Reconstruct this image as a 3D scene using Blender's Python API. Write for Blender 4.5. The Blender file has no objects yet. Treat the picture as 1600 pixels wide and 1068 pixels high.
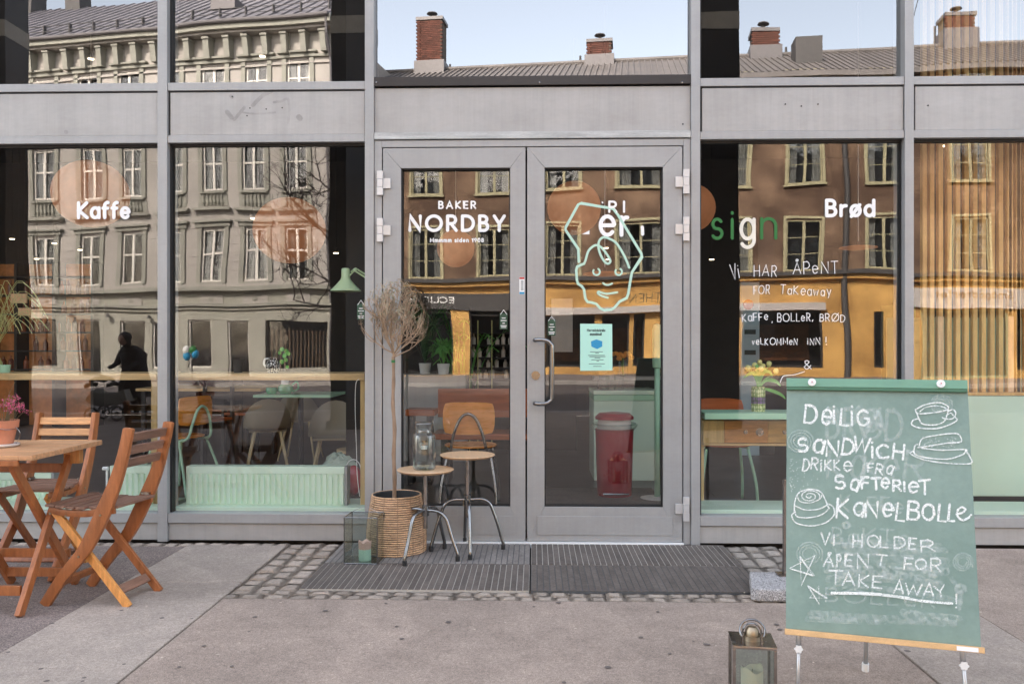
import bpy, bmesh, math, random
from math import sin, cos, pi, radians, sqrt, atan2
from mathutils import Vector, Matrix
random.seed(7)
R = random.Random(11)
S = bpy.context.scene
C = S.collection

# ---------------------------------------------------------------- camera, world, sun, exposure
F = 1300.0; YAW = radians(1.54); CH = 1.196; CD = 5.0
cam = bpy.data.cameras.new('camera'); co = bpy.data.objects.new('camera', cam); C.objects.link(co)
co.location = (0, -CD, CH); co.rotation_euler = (pi/2, 0, YAW)
cam.sensor_width = 36; cam.lens = F/1600*36; cam.shift_y = 5/1600; cam.clip_end = 900; cam.clip_start = 0.05
S.camera = co
W = bpy.data.worlds.new('World'); S.world = W; W.use_nodes = True
wn = W.node_tree; bg = wn.nodes['Background']
sky = wn.nodes.new('ShaderNodeTexSky'); sky.sky_type = 'NISHITA'; sky.sun_disc = False
SUN_EL, SUN_AZ = radians(38), radians(-28)      # azimuth measured from +Y clockwise
sky.sun_elevation = SUN_EL; sky.sun_rotation = SUN_AZ; sky.dust_density = 3.0; sky.air_density = 1.0
hs = wn.nodes.new('ShaderNodeHueSaturation'); hs.inputs['Saturation'].default_value = 0.58
tnt = wn.nodes.new('ShaderNodeVectorMath'); tnt.operation = 'MULTIPLY'; tnt.inputs[1].default_value = (1.05, 1.0, .94)
wn.links.new(sky.outputs[0], hs.inputs['Color']); wn.links.new(hs.outputs[0], tnt.inputs[0]); wn.links.new(tnt.outputs[0], bg.inputs[0]); bg.inputs[1].default_value = 0.15
sl = bpy.data.lights.new('sun', 'SUN'); sl.energy = 2.2; sl.angle = radians(1.5); sl.color = (1, .90, .78)
so = bpy.data.objects.new('sun', sl); C.objects.link(so)
sd = Vector((sin(SUN_AZ)*cos(SUN_EL), cos(SUN_AZ)*cos(SUN_EL), sin(SUN_EL)))
so.rotation_euler = sd.to_track_quat('Z', 'Y').to_euler(); so.location = (0, -5, 30)
S.view_settings.view_transform = 'Standard'; S.view_settings.look = 'None'; S.view_settings.gamma = 1
S.view_settings.use_curve_mapping = False; S.view_settings.exposure = 2.84
S.cycles.use_denoising = True; S.cycles.max_bounces = 10; S.cycles.transparent_max_bounces = 24
S.cycles.glossy_bounces = 4; S.cycles.caustics_reflective = False; S.cycles.caustics_refractive = False

# ---------------------------------------------------------------- geometry helpers
YG = 0.06                                        # the plane of the shop glass
def ray(u, v):
    a = (u-800)/F
    dx = cos(YAW)*a - sin(YAW); dy = cos(YAW) + sin(YAW)*a
    return dx/dy, (539-v)/F/dy
def P(u, v, D):
    a, b = ray(u, v); return Vector((a*D, D-CD, CH+b*D))
def X(u, D=5.0): return ray(u, 539)[0]*D
def Z(v, D=5.0, u=835): return CH + ray(u, v)[1]*D
def on_plane(u, v, p0, n):
    a, b = ray(u, v); d = Vector((a, 1, b)); o = Vector((0, -CD, CH))
    return o + d*((p0-o).dot(n)/d.dot(n))
def mir(p): return Vector((p[0], 2*YG-p[1], p[2]))

class MB:
    def __init__(s): s.v = []; s.f = []
    def poly(s, pts):
        k = len(s.v); s.v += [tuple(p) for p in pts]; s.f.append(tuple(range(k, k+len(pts))))
    def box(s, x0, x1, y0, y1, z0, z1):
        if x0 > x1: x0, x1 = x1, x0
        if y0 > y1: y0, y1 = y1, y0
        if z0 > z1: z0, z1 = z1, z0
        k = len(s.v)
        s.v += [(x0,y0,z0),(x1,y0,z0),(x1,y1,z0),(x0,y1,z0),(x0,y0,z1),(x1,y0,z1),(x1,y1,z1),(x0,y1,z1)]
        s.f += [tuple(k+i for i in q) for q in ((0,3,2,1),(4,5,6,7),(0,1,5,4),(1,2,6,5),(2,3,7,6),(3,0,4,7))]
        return s
    def prism(s, pts, vec):                       # polygon extruded along vec
        n = len(pts); k = len(s.v); vec = Vector(vec)
        s.v += [tuple(p) for p in pts] + [tuple(Vector(p)+vec) for p in pts]
        s.f.append(tuple(k+i for i in range(n))[::-1]); s.f.append(tuple(k+n+i for i in range(n)))
        for i in range(n):
            j = (i+1) % n; s.f.append((k+i, k+j, k+n+j, k+n+i))
        return s
    def bar(s, pts, w, y0, y1, cap=0):            # 2D centre line (x,z), width w, extruded from y0 to y1
        n = len(pts); L = []; Rr = []
        for i in range(n):
            a = pts[max(i-1, 0)]; b = pts[min(i+1, n-1)]
            dx, dz = b[0]-a[0], b[1]-a[1]; l = sqrt(dx*dx+dz*dz) or 1
            ww = w[i] if isinstance(w, (list, tuple)) else w
            nx, nz = -dz/l*ww/2, dx/l*ww/2
            L.append((pts[i][0]+nx, y0, pts[i][1]+nz)); Rr.append((pts[i][0]-nx, y0, pts[i][1]-nz))
        k = len(s.v); dy = y1-y0
        for a, b in zip(L, Rr):
            s.v += [a, b, (b[0], y1, b[2]), (a[0], y1, a[2])]
        s.f.append((k, k+1, k+2, k+3)); e = k+4*(n-1); s.f.append((e+3, e+2, e+1, e))
        for i in range(n-1):
            p = k+4*i; q = p+4
            for j in range(4):
                j2 = (j+1) % 4; s.f.append((p+j, q+j, q+j2, p+j2))
        return s
    def tube(s, pts, r, n=10, caps=True):
        pts = [Vector(p) for p in pts]; m = len(pts); k = len(s.v); up = None
        for i, p in enumerate(pts):
            t = (pts[min(i+1, m-1)]-pts[max(i-1, 0)]).normalized()
            if up is None: up = t.orthogonal().normalized()
            else:
                up = up - t*up.dot(t); up = up.normalized() if up.length > 1e-6 else t.orthogonal().normalized()
            w = t.cross(up); rr = r[i] if isinstance(r, (list, tuple)) else r
            for j in range(n):
                a = 2*pi*j/n; s.v.append(tuple(p+(up*cos(a)+w*sin(a))*rr))
        for i in range(m-1):
            for j in range(n):
                j2 = (j+1) % n; s.f.append((k+i*n+j, k+i*n+j2, k+(i+1)*n+j2, k+(i+1)*n+j))
        if caps and n > 2:
            s.f.append(tuple(k+j for j in range(n))[::-1]); s.f.append(tuple(k+(m-1)*n+j for j in range(n)))
        return s
    def lathe(s, prof, c=(0, 0, 0), n=24, sx=1, sy=1):   # prof: (radius, z)
        k = len(s.v); m = len(prof)
        for r, z in prof:
            for j in range(n):
                a = 2*pi*j/n; s.v.append((c[0]+cos(a)*r*sx, c[1]+sin(a)*r*sy, c[2]+z))
        for i in range(m-1):
            for j in range(n):
                j2 = (j+1) % n; s.f.append((k+i*n+j, k+i*n+j2, k+(i+1)*n+j2, k+(i+1)*n+j))
        if prof[0][0] > 1e-5: s.f.append(tuple(k+j for j in range(n))[::-1])
        if prof[-1][0] > 1e-5: s.f.append(tuple(k+(m-1)*n+j for j in range(n)))
        return s
    def ball(s, c, rx, ry=None, rz=None, n=20, m=12):
        ry = ry or rx; rz = rz or rx
        return s.lathe([(max(sin(pi*i/m), 1e-6), -cos(pi*i/m)*rz) for i in range(m+1)], c, n, rx, ry)
    def build(s, name, mat, parent=None, bevel=0, smooth=False, loc=None, rot=None, mesh_only=False, seg=2):
        me = bpy.data.meshes.new(name); me.from_pydata(s.v, [], s.f)
        bm = bmesh.new(); bm.from_mesh(me); bmesh.ops.recalc_face_normals(bm, faces=bm.faces[:])
        if bevel: bmesh.ops.bevel(bm, geom=bm.edges[:], offset=bevel, segments=seg, affect='EDGES', profile=.6, clamp_overlap=True)
        bm.to_mesh(me); bm.free()
        if smooth: me.polygons.foreach_set('use_smooth', [True]*len(me.polygons))
        if mat is not None: me.materials.append(mat)
        if mesh_only: return me
        o = bpy.data.objects.new(name, me); C.objects.link(o); o.parent = parent
        if loc is not None: o.location = loc
        if rot is not None: o.rotation_euler = rot
        if smooth and bevel == 0:
            pass
        return o
def smooth_angle(o, deg=35):
    me = o.data
    me.polygons.foreach_set('use_smooth', [True]*len(me.polygons))
    try:
        bm = bmesh.new(); bm.from_mesh(me)
        for e in bm.edges:
            if len(e.link_faces) == 2 and e.calc_face_angle(0) > radians(deg): e.smooth = False
        bm.to_mesh(me); bm.free()
    except Exception: pass
    return o
def inst(me, name, parent=None, loc=(0, 0, 0), rot=(0, 0, 0), scale=None):
    o = bpy.data.objects.new(name, me); C.objects.link(o); o.parent = parent; o.location = loc; o.rotation_euler = rot
    if scale: o.scale = scale
    return o
def tag(o, label=None, cat=None, group=None, kind=None):
    if label: o['label'] = label
    if cat: o['category'] = cat
    if group: o['group'] = group
    if kind: o['kind'] = kind
    return o
def thing(name, label, cat, loc=(0, 0, 0), rz=0, group=None):
    o = bpy.data.objects.new(name, None); C.objects.link(o); o.location = loc; o.rotation_euler = (0, 0, rz)
    o.empty_display_size = .1
    return tag(o, label, cat, group)
def struct(o): o['kind'] = 'structure'; return o
def dup(o, loc=None, rz=None, label=None, parent=None):
    c = o.copy(); C.objects.link(c); c.parent = parent
    if loc is not None: c.location = loc
    if rz is not None: c.rotation_euler = (0, 0, rz)
    if label: c['label'] = label
    for ch in [x for x in bpy.data.objects if x.parent == o]: dup(ch, parent=c)
    return c

# ---------------------------------------------------------------- materials
def nd(nt, t, **k):
    n = nt.nodes.new(t)
    for a, b in k.items(): setattr(n, a, b)
    return n
def ramp(nt, fac, c0, c1, p0=.3, p1=.7):
    r = nd(nt, 'ShaderNodeValToRGB'); r.color_ramp.elements[0].position = p0; r.color_ramp.elements[1].position = p1
    r.color_ramp.elements[0].color = (*c0, 1) if len(c0) == 3 else c0; r.color_ramp.elements[1].color = (*c1, 1) if len(c1) == 3 else c1
    nt.links.new(fac, r.inputs[0]); return r
def noise(nt, vec, scale, detail=5, rough=.6, dist=0):
    n = nd(nt, 'ShaderNodeTexNoise'); n.inputs['Scale'].default_value = scale; n.inputs['Detail'].default_value = detail
    n.inputs['Roughness'].default_value = rough; n.inputs['Distortion'].default_value = dist
    if vec is not None: nt.links.new(vec, n.inputs['Vector'])
    return n
def mat(name, col, rough=.5, metal=0, var=.12, scale=6, stretch=(1, 1, 1), bump=0, bscale=None, fine=0, emis=None, es=0, spec=.5, col2=None, coat=0, trans=0, rvar=.1, objvar=0, p=(.3, .7), streak=0):
    m = bpy.data.materials.new(name); m.use_nodes = True; nt = m.node_tree; b = nt.nodes['Principled BSDF']
    tc = nd(nt, 'ShaderNodeTexCoord'); mp = nd(nt, 'ShaderNodeMapping'); mp.inputs['Scale'].default_value = stretch
    nt.links.new(tc.outputs['Object'], mp.inputs['Vector'])
    vec = mp.outputs[0]
    oi = None
    if objvar:
        oi = nd(nt, 'ShaderNodeObjectInfo'); ad = nd(nt, 'ShaderNodeVectorMath', operation='ADD')
        sc = nd(nt, 'ShaderNodeMath', operation='MULTIPLY'); sc.inputs[1].default_value = 37.0
        nt.links.new(oi.outputs['Random'], sc.inputs[0]); nt.links.new(vec, ad.inputs[0]); nt.links.new(sc.outputs[0], ad.inputs[1]); vec = ad.outputs[0]
    n = noise(nt, vec, scale)
    c0 = tuple(max(0, x*(1-var)) for x in col); c1 = col2 or tuple(min(1, x*(1+var)) for x in col)
    r = ramp(nt, n.outputs['Fac'], c0, c1, *p); out = r.outputs[0]
    if fine:
        n2 = noise(nt, vec, scale*14, 3, .7); mx = nd(nt, 'ShaderNodeMix', data_type='RGBA', blend_type='MULTIPLY'); mx.inputs[0].default_value = 1
        r2 = ramp(nt, n2.outputs['Fac'], (1-fine,)*3, (1+fine*.6,)*3, .35, .65)
        nt.links.new(out, mx.inputs[6]); nt.links.new(r2.outputs[0], mx.inputs[7]); out = mx.outputs[2]
    if streak:
        for st_, amt in (((26, 26, .9), streak), ((1.5, 1.5, 1.2), streak*.8)):
            m3 = nd(nt, 'ShaderNodeMapping'); m3.inputs['Scale'].default_value = st_; nt.links.new(tc.outputs['Object'], m3.inputs[0])
            n3 = noise(nt, m3.outputs[0], 1.0, 8, .7); mx = nd(nt, 'ShaderNodeMix', data_type='RGBA', blend_type='MULTIPLY'); mx.inputs[0].default_value = 1
            r4 = ramp(nt, n3.outputs['Fac'], (1-amt,)*3, (1+amt*.3,)*3, .32, .58); nt.links.new(out, mx.inputs[6]); nt.links.new(r4.outputs[0], mx.inputs[7]); out = mx.outputs[2]
    if objvar:
        mx = nd(nt, 'ShaderNodeMix', data_type='RGBA', blend_type='MULTIPLY'); mx.inputs[0].default_value = 1
        r3 = ramp(nt, oi.outputs['Random'], (1-objvar,)*3, (1+objvar*.8,)*3, 0, 1)
        nt.links.new(out, mx.inputs[6]); nt.links.new(r3.outputs[0], mx.inputs[7]); out = mx.outputs[2]
    nt.links.new(out, b.inputs['Base Color'])
    if rvar:
        mr = nd(nt, 'ShaderNodeMapRange'); mr.inputs[3].default_value = max(.02, rough-rvar); mr.inputs[4].default_value = min(1, rough+rvar)
        nt.links.new(n.outputs['Fac'], mr.inputs[0]); nt.links.new(mr.outputs[0], b.inputs['Roughness'])
    else: b.inputs['Roughness'].default_value = rough
    b.inputs['Metallic'].default_value = metal; b.inputs['Specular IOR Level'].default_value = spec
    b.inputs['Coat Weight'].default_value = coat; b.inputs['Transmission Weight'].default_value = trans
    if emis: b.inputs['Emission Color'].default_value = (*emis, 1); b.inputs['Emission Strength'].default_value = es
    if bump:
        nb = noise(nt, vec, bscale or scale*6, 6, .65); bp = nd(nt, 'ShaderNodeBump'); bp.inputs['Strength'].default_value = bump; bp.inputs['Distance'].default_value = .01
        nt.links.new(nb.outputs['Fac'], bp.inputs['Height']); nt.links.new(bp.outputs[0], b.inputs['Normal'])
    return m
def glass(name, refl=.3, tint=(.8, .84, .84), rough=0.0, wav=0.0, wscale=.8, power=4.5):
    m = bpy.data.materials.new(name); m.use_nodes = True; nt = m.node_tree; nt.nodes.remove(nt.nodes['Principled BSDF'])
    o = nt.nodes['Material Output']; t = nd(nt, 'ShaderNodeBsdfTransparent'); t.inputs[0].default_value = (*tint, 1)
    g = nd(nt, 'ShaderNodeBsdfAnisotropic'); g.inputs['Roughness'].default_value = rough
    lw = nd(nt, 'ShaderNodeLayerWeight'); lw.inputs[0].default_value = .5
    pw = nd(nt, 'ShaderNodeMath', operation='POWER'); pw.inputs[1].default_value = power; nt.links.new(lw.outputs['Facing'], pw.inputs[0])
    mr = nd(nt, 'ShaderNodeMapRange'); mr.inputs[3].default_value = refl; mr.inputs[4].default_value = 1
    nt.links.new(pw.outputs[0], mr.inputs[0])
    mx = nd(nt, 'ShaderNodeMixShader'); nt.links.new(mr.outputs[0], mx.inputs[0]); nt.links.new(t.outputs[0], mx.inputs[1]); nt.links.new(g.outputs[0], mx.inputs[2])
    nt.links.new(mx.outputs[0], o.inputs[0])
    if wav:
        tc = nd(nt, 'ShaderNodeTexCoord'); oi = nd(nt, 'ShaderNodeObjectInfo'); ml = nd(nt, 'ShaderNodeMath', operation='MULTIPLY'); ml.inputs[1].default_value = 50; nt.links.new(oi.outputs['Random'], ml.inputs[0]); ad = nd(nt, 'ShaderNodeVectorMath', operation='ADD'); nt.links.new(tc.outputs['Object'], ad.inputs[0]); nt.links.new(ml.outputs[0], ad.inputs[1]); n = noise(nt, ad.outputs[0], wscale, 2, .45); bp = nd(nt, 'ShaderNodeBump')
        bp.inputs['Strength'].default_value = 1; bp.inputs['Distance'].default_value = wav
        nt.links.new(n.outputs['Fac'], bp.inputs['Height']); nt.links.new(bp.outputs[0], g.inputs['Normal'])
    return m
def chalk(name, alpha=.9, col=(.85, .87, .84), scale=260, soft=.12, lo=.4):
    m = bpy.data.materials.new(name); m.use_nodes = True; nt = m.node_tree; b = nt.nodes['Principled BSDF']
    b.inputs['Base Color'].default_value = (*col, 1); b.inputs['Roughness'].default_value = .95
    tc = nd(nt, 'ShaderNodeTexCoord'); n = noise(nt, tc.outputs['Object'], scale, 3, .7)
    r = ramp(nt, n.outputs['Fac'], (0, 0, 0), (alpha,)*3, lo-soft, lo+soft)
    nt.links.new(r.outputs[0], b.inputs['Alpha']); return m
def speckle(name, c, cs, scale=400):
    m = mat(name, c, .9, var=.1, scale=8, bump=.5, bscale=120); nt = m.node_tree; b = nt.nodes['Principled BSDF']
    tc = nd(nt, 'ShaderNodeTexCoord'); v = nd(nt, 'ShaderNodeTexVoronoi'); v.inputs['Scale'].default_value = scale
    nt.links.new(tc.outputs['Object'], v.inputs['Vector'])
    src = b.inputs['Base Color'].links[0].from_socket
    sx = nd(nt, 'ShaderNodeSeparateColor'); nt.links.new(v.outputs['Color'], sx.inputs[0])
    r = nd(nt, 'ShaderNodeValToRGB'); r.color_ramp.interpolation = 'LINEAR'
    e = r.color_ramp.elements; e[0].position = 0; e[0].color = (*cs[0], 1); e[1].position = 1; e[1].color = (*cs[1], 1)
    nt.links.new(sx.outputs[0], r.inputs[0])
    mx = nd(nt, 'ShaderNodeMix', data_type='RGBA', blend_type='MULTIPLY'); mx.inputs[0].default_value = 1
    nt.links.new(src, mx.inputs[6]); nt.links.new(r.outputs[0], mx.inputs[7])
    nz = noise(nt, tc.outputs['Object'], 1.7, 9, .72, .6); r5 = ramp(nt, nz.outputs['Fac'], (.80,)*3, (1.10,)*3, .34, .62)
    nz2 = noise(nt, tc.outputs['Object'], 55, 4, .8); r6 = ramp(nt, nz2.outputs['Fac'], (.84,)*3, (1.14,)*3, .36, .64)
    m5 = nd(nt, 'ShaderNodeMix', data_type='RGBA', blend_type='MULTIPLY'); m5.inputs[0].default_value = 1; nt.links.new(mx.outputs[2], m5.inputs[6]); nt.links.new(r5.outputs[0], m5.inputs[7])
    m6 = nd(nt, 'ShaderNodeMix', data_type='RGBA', blend_type='MULTIPLY'); m6.inputs[0].default_value = 1; nt.links.new(m5.outputs[2], m6.inputs[6]); nt.links.new(r6.outputs[0], m6.inputs[7])
    nt.links.new(m6.outputs[2], b.inputs['Base Color'])
    return m
def G(x): return (x, x, x)
M = {}
M['frame'] = mat('painted_aluminium', (.352, .354, .352), .42, .15, .06, 2.2, (1, 1, 2), bump=.02, bscale=30, streak=.055, fine=.03)
M['panel'] = mat('weathered_panel', (.39, .38, .365), .5, .15, .10, 1.6, (1, 1, 2.5), bump=.03, bscale=20, fine=.03, streak=.08)
M['worn'] = mat('worn_strip', (.45, .46, .45), .55, .1, .3, 7, (.4, 1, 5), fine=.15)
M['gasket'] = mat('black_gasket', G(.012), .6, var=.1)
M['blackbar'] = mat('dark_brown_steel', (.02, .016, .015), .35, var=.2)
M['hinge'] = mat('silver_hinge', G(.62), .38, .4, .05)
M['steel'] = mat('brushed_steel', G(.25), .20, 1, .08, 20)
M['steel_dark'] = mat('aged_steel', (.35, .32, .30), .25, 1, .3, 14, fine=.1)
M['brass'] = mat('old_brass', (.34, .28, .20), .38, 1, .2, 20)
M['black_rubber'] = mat('black_rubber', G(.015), .7)
M['white'] = mat('white_paint', (.82, .82, .8), .6, var=.03)
M['glass_main'] = glass('shop_glass', .135, (.92, .94, .93), 0, .0034, .75)
M['glass_top'] = glass('upper_glass', .26, (.6, .62, .63), 0, .003, .7)
M['glass_mid'] = glass('fanlight_glass', .325, (.22, .25, .28), 0, .0008, .6)
M['clear'] = glass('clear_glass', .06, (.88, .92, .91))
M['jar'] = glass('jar_glass', .06, (.86, .90, .89), power=1.6)
M['glass_far'] = glass('far_window_glass', .14, (.6, .62, .64), 0, .01, 1.5)
M['asphalt'] = speckle('asphalt', (.385, .303, .247), ((.68,)*3, (1.25,)*3), 330)
M['asphalt_dark'] = speckle('asphalt_dark', (.25, .20, .175), ((.5,)*3, (1.4,)*3), 260)
M['slab'] = speckle('granite_slab', (.41, .343, .288), ((.75,)*3, (1.2,)*3), 420)
M['cobble'] = mat('granite_cobble', (.55, .455, .375), .8, var=.2, scale=9, bump=.9, bscale=40, fine=.3, objvar=.22)
M['cobble_r'] = mat('granite_cobble_pale', (.47, .41, .35), .8, var=.2, scale=9, bump=.9, bscale=40, fine=.3, objvar=.2)
M['bed'] = mat('joint_soil', (.10, .08, .065), 1, var=.3, scale=30, bump=.6)
M['granite'] = speckle('speckled_granite', (.47, .45, .44), ((.2,)*3, (1.5,)*3), 330)
M['mat'] = mat('rubber_mat', (.13, .108, .092), .75, var=.3, scale=5, bump=.3, bscale=120, fine=.25, objvar=.12)
M['mat2'] = mat('rubber_mat_worn', (.24, .215, .195), .75, var=.25, scale=6, bump=.3, bscale=120, fine=.25, objvar=.08)
M['mat_gap'] = mat('mat_wire', (.46, .42, .37), .6, var=.2, scale=30)
M['mat_gap2'] = mat('mat_groove', (.10, .10, .10), .8, var=.2, scale=30)
wood = lambda n, c, st=(1, 1, 1), r=.45, v=.28, **k: mat(n, c, r, 0, v, 9, st, bump=.12, bscale=60, fine=.12, objvar=.14, **k)
M['teak'] = wood('oiled_teak', (.36, .125, .042), (5, 5, .7), .38)
M['teak_y'] = wood('pale_oiled_teak', (.68, .30, .085), (5, 5, .7), .4)
M['teak_dark'] = wood('weathered_shaded_teak', (.23, .125, .085), (6, .8, 6), .5)  # weathered seat wood; also paints shade onto the near chair's back slats
M['teak_top'] = wood('table_teak', (.60, .32, .16), (.7, 6, 6), .42)
M['teak_back'] = wood('back_slat_teak', (.60, .30, .12), (3, .8, 6), .42)
M['oak'] = wood('oak', (.62, .42, .20), (.7, 5, 5), .4, .15)
M['oak_post'] = wood('oak_post', (.58, .40, .17), (5, 5, .5), .45, .18)
M['seat'] = mat('birch_seat', (.66, .43, .25), .38, var=.12, scale=10, stretch=(1, 6, 1), fine=.06)
M['slat'] = wood('larch_slat', (.95, .50, .17), (5, 5, .5), .5, .25)
M['slat_y'] = wood('pale_larch', (.85, .52, .28), (5, 5, .5), .5, .2)
M['mint'] = mat('mint_paint', (.42, .68, .48), .4, var=.04)
M['mint_light'] = mat('pale_mint_panel', (.72, .88, .71), .45, var=.04, scale=2)
M['rad'] = mat('radiator_enamel', (.74, .90, .73), .35, var=.03)
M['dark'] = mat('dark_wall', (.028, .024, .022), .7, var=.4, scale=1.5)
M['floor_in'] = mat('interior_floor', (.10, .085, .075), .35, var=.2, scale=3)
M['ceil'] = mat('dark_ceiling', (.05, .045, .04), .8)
M['orange_ply'] = mat('orange_plywood', (.88, .33, .06), .28, var=.15, scale=5, stretch=(1, 1, 6), coat=.4)
M['brown_ply'] = mat('brown_bench', (.40, .10, .025), .35, var=.25, scale=4, stretch=(.5, 3, 6), coat=.3)
M['red'] = mat('red_bin', (.34, .022, .035), .3, var=.08, coat=.3)
M['board'] = mat('chalkboard_green', (.185, .275, .235), .85, var=.10, scale=3.2, col2=(.25, .34, .295), fine=.05, bump=.05, bscale=60)
M['board_edge'] = mat('board_top_rail', (.16, .33, .23), .5, var=.06)
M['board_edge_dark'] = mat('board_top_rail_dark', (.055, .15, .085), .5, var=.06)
M['ledge'] = wood('pine_ledge', (.75, .47, .22), (.8, 6, 6), .45, .15)
M['greymetal'] = mat('grey_leg', G(.5), .35, .7, .06)
M['wicker'] = mat('rattan', (.66, .42, .25), .5, var=.3, scale=14, fine=.3, objvar=.05)
M['wicker_in'] = mat('planter_liner', G(.02), .7)
M['soil'] = mat('soil', (.03, .022, .016), 1, var=.4, scale=40, bump=1)
M['bark'] = mat('olive_bark', (.30, .20, .13), .8, var=.3, scale=30, stretch=(1, 1, .3), bump=.6, bscale=80)
M['twig'] = mat('olive_twig', (.38, .27, .18), .8, var=.35, scale=30)
M['leaf_dry'] = mat('olive_leaf', (.27, .25, .16), .7, var=.3, scale=30)
M['terracotta'] = mat('terracotta', (.52, .21, .12), .8, var=.15, scale=12, bump=.2)
M['saucer'] = mat('stone_saucer', (.65, .6, .55), .6)
M['heather'] = mat('heather_pink', (.55, .10, .20), .8, var=.4, scale=60)
M['stem'] = mat('dry_stem', (.16, .12, .06), .8)
M['wax'] = mat('cream_wax', (.72, .64, .48), .5, var=.06)
M['wax_mint'] = mat('mint_wax', (.45, .66, .52), .5, var=.06)
M['wax_pink'] = mat('pink_wax', (.66, .42, .34), .55, var=.1)
M['lamp_orange'] = mat('paper_lampshade', (.50, .20, .09), .7, var=.2, scale=5, emis=(1, .38, .15), es=.02)
M['spot'] = mat('spot_bulb', (1, .9, .7), .5, emis=(1, .78, .5), es=1.6)
M['mint_lamp'] = mat('mint_lamp_enamel', (.62, .78, .48), .35, var=.04)
M['leaf'] = mat('green_leaf', (.10, .26, .06), .5, var=.3, scale=20)
M['leaf_b'] = mat('bright_leaf', (.14, .40, .09), .45, var=.2, scale=20)
M['leaf_d'] = mat('dark_leaf', (.03, .09, .03), .5, var=.3, scale=12)
M['tulip'] = mat('tulip_yellow', (.75, .70, .28), .5, var=.15, scale=40)
M['vase_y'] = mat('vase_glaze', (.62, .60, .25), .35, var=.25, scale=70)
M['green_glass'] = mat('green_glass', (.01, .30, .12), .08, var=.1, spec=.8)
M['bottle_dark'] = mat('dark_bottle', (.03, .02, .015), .1)
M['ceramic'] = mat('white_ceramic', (.8, .8, .78), .25)
M['shell'] = mat('beige_shell', (.26, .215, .15), .4, var=.05)
M['beige_leg'] = wood('beech_leg', (.62, .48, .28), (5, 5, .8), .5, .12)
M['bottle'] = mat('pale_bottle', (.65, .6, .55), .3, var=.2, scale=4, objvar=.35)
M['bottle_w'] = mat('warm_bottle', (.22, .06, .03), .25, var=.4, scale=4, objvar=.4)
M['plastic'] = mat('grey_bag', (.38, .46, .38), .4, var=.2, scale=6, bump=.5)
M['paper_mint'] = mat('notice_paper', (.45, .76, .64), .6, var=.03, scale=2)
M['blue'] = mat('blue_print', (.02, .28, .52), .5, var=.03)
M['ink'] = mat('dark_ink', (.03, .06, .06), .6)
M['redp'] = mat('red_print', (.55, .03, .03), .5)
M['greenp'] = mat('green_film', (.015, .15, .03), .5, var=.05)
M['mintfilm'] = mat('mint_film', (.48, .70, .58), .6, var=.04)
M['marker'] = mat('white_marker', (.85, .85, .85), .7, var=.02)
M['grey_stucco'] = mat('grey_stucco', (.43, .40, .37), .85, var=.14, scale=.45, bump=.2, bscale=6, fine=.05)
M['grey_trim'] = mat('sage_grey_trim', (.30, .295, .255), .8, var=.15, scale=1.5, bump=.2, bscale=8)
M['grey_gf'] = mat('ground_floor_stone', (.36, .35, .30), .85, var=.12, scale=.9, bump=.2)
M['win_white'] = mat('white_window_frame', (.78, .74, .68), .5, var=.05)
M['win_dark'] = mat('room_behind_window', (.05, .055, .055), .6, var=.5, scale=1.2)
M['curtain'] = mat('white_curtain', (.60, .58, .52), .9, var=.15, scale=3, stretch=(4, 1, .4))
M['roof'] = mat('grey_slate', (.20, .19, .21), .55, var=.25, scale=2.2, fine=.15)
M['roof_b'] = mat('roof_tile_brown', (.15, .135, .13), .6, var=.25, scale=.9, fine=.15)
M['brown'] = mat('brown_render', (.17, .100, .066), .9, var=.35, scale=.5, col2=(.44, .29, .19), fine=.08, p=(.42, .78))  # paler patches paint reflected sunlight into the wall colour
M['brick'] = mat('chimney_brick', (.11, .042, .03), .9, var=.3, scale=3, objvar=.3)
M['flash'] = mat('lead_flashing', (.14, .13, .135), .5, .2)
M['ochre'] = mat('ochre_paint', (.46, .23, .06), .6, var=.25, scale=.7, col2=(.85, .50, .15))
M['ledge_dark'] = mat('dark_ledge', (.07, .065, .065), .6, var=.2)
M['awning'] = mat('awning_box', (.55, .50, .47), .6, var=.05)
M['winframe_o'] = mat('olive_window_frame', (.46, .42, .26), .6, var=.08)
M['gshop'] = mat('sage_shop_panel', (.26, .33, .22), .6, var=.08)
M['gdark'] = mat('dark_green_door', (.03, .085, .05), .5)
M['warm'] = mat('warm_shop_interior', (.35, .12, .04), .8, var=.8, scale=2.2, emis=(1, .42, .13), es=.012)
M['pillar'] = mat('dark_clad_pillar', (.022, .019, .018), .5, var=.15)
M['bandp'] = mat('pillar_band', (.30, .27, .22), .5)
M['road'] = mat('road_asphalt', (.10, .085, .085), .85, var=.15, scale=.8, bump=.3, fine=.1)
M['pave_far'] = mat('far_pavement', (.21, .18, .17), .85, var=.2, scale=.7, fine=.1)
M['kerb'] = mat('granite_kerb', (.36, .33, .31), .8, var=.15, scale=4)
M['wood_slatfar'] = mat('shutter_slat', (.34, .21, .12), .6, var=.2, scale=1)
M['coat'] = mat('black_coat', (.05, .048, .05), .85, var=.3, scale=8)
M['skin'] = mat('skin', (.50, .30, .22), .6)
M['jeans'] = mat('dark_trousers', (.03, .035, .05), .85)
M['pram'] = mat('grey_fabric', (.28, .27, .24), .8)
M['white_text'] = mat('white_vinyl', (.86, .86, .85), .6, var=.02)
M['cream_text'] = mat('cream_letters', (.80, .76, .66), .6)
M['blonde_w'] = wood('sideboard_wood', (.62, .36, .13), (.8, 5, 5), .45)
M['orange_w'] = wood('drawer_front', (.60, .27, .08), (.8, 5, 5), .4)
M['chrome'] = mat('chrome', G(.75), .12, 1, .03)
M['pebble'] = mat('litter_flake', (.62, .52, .42), .9, var=.3)
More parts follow.
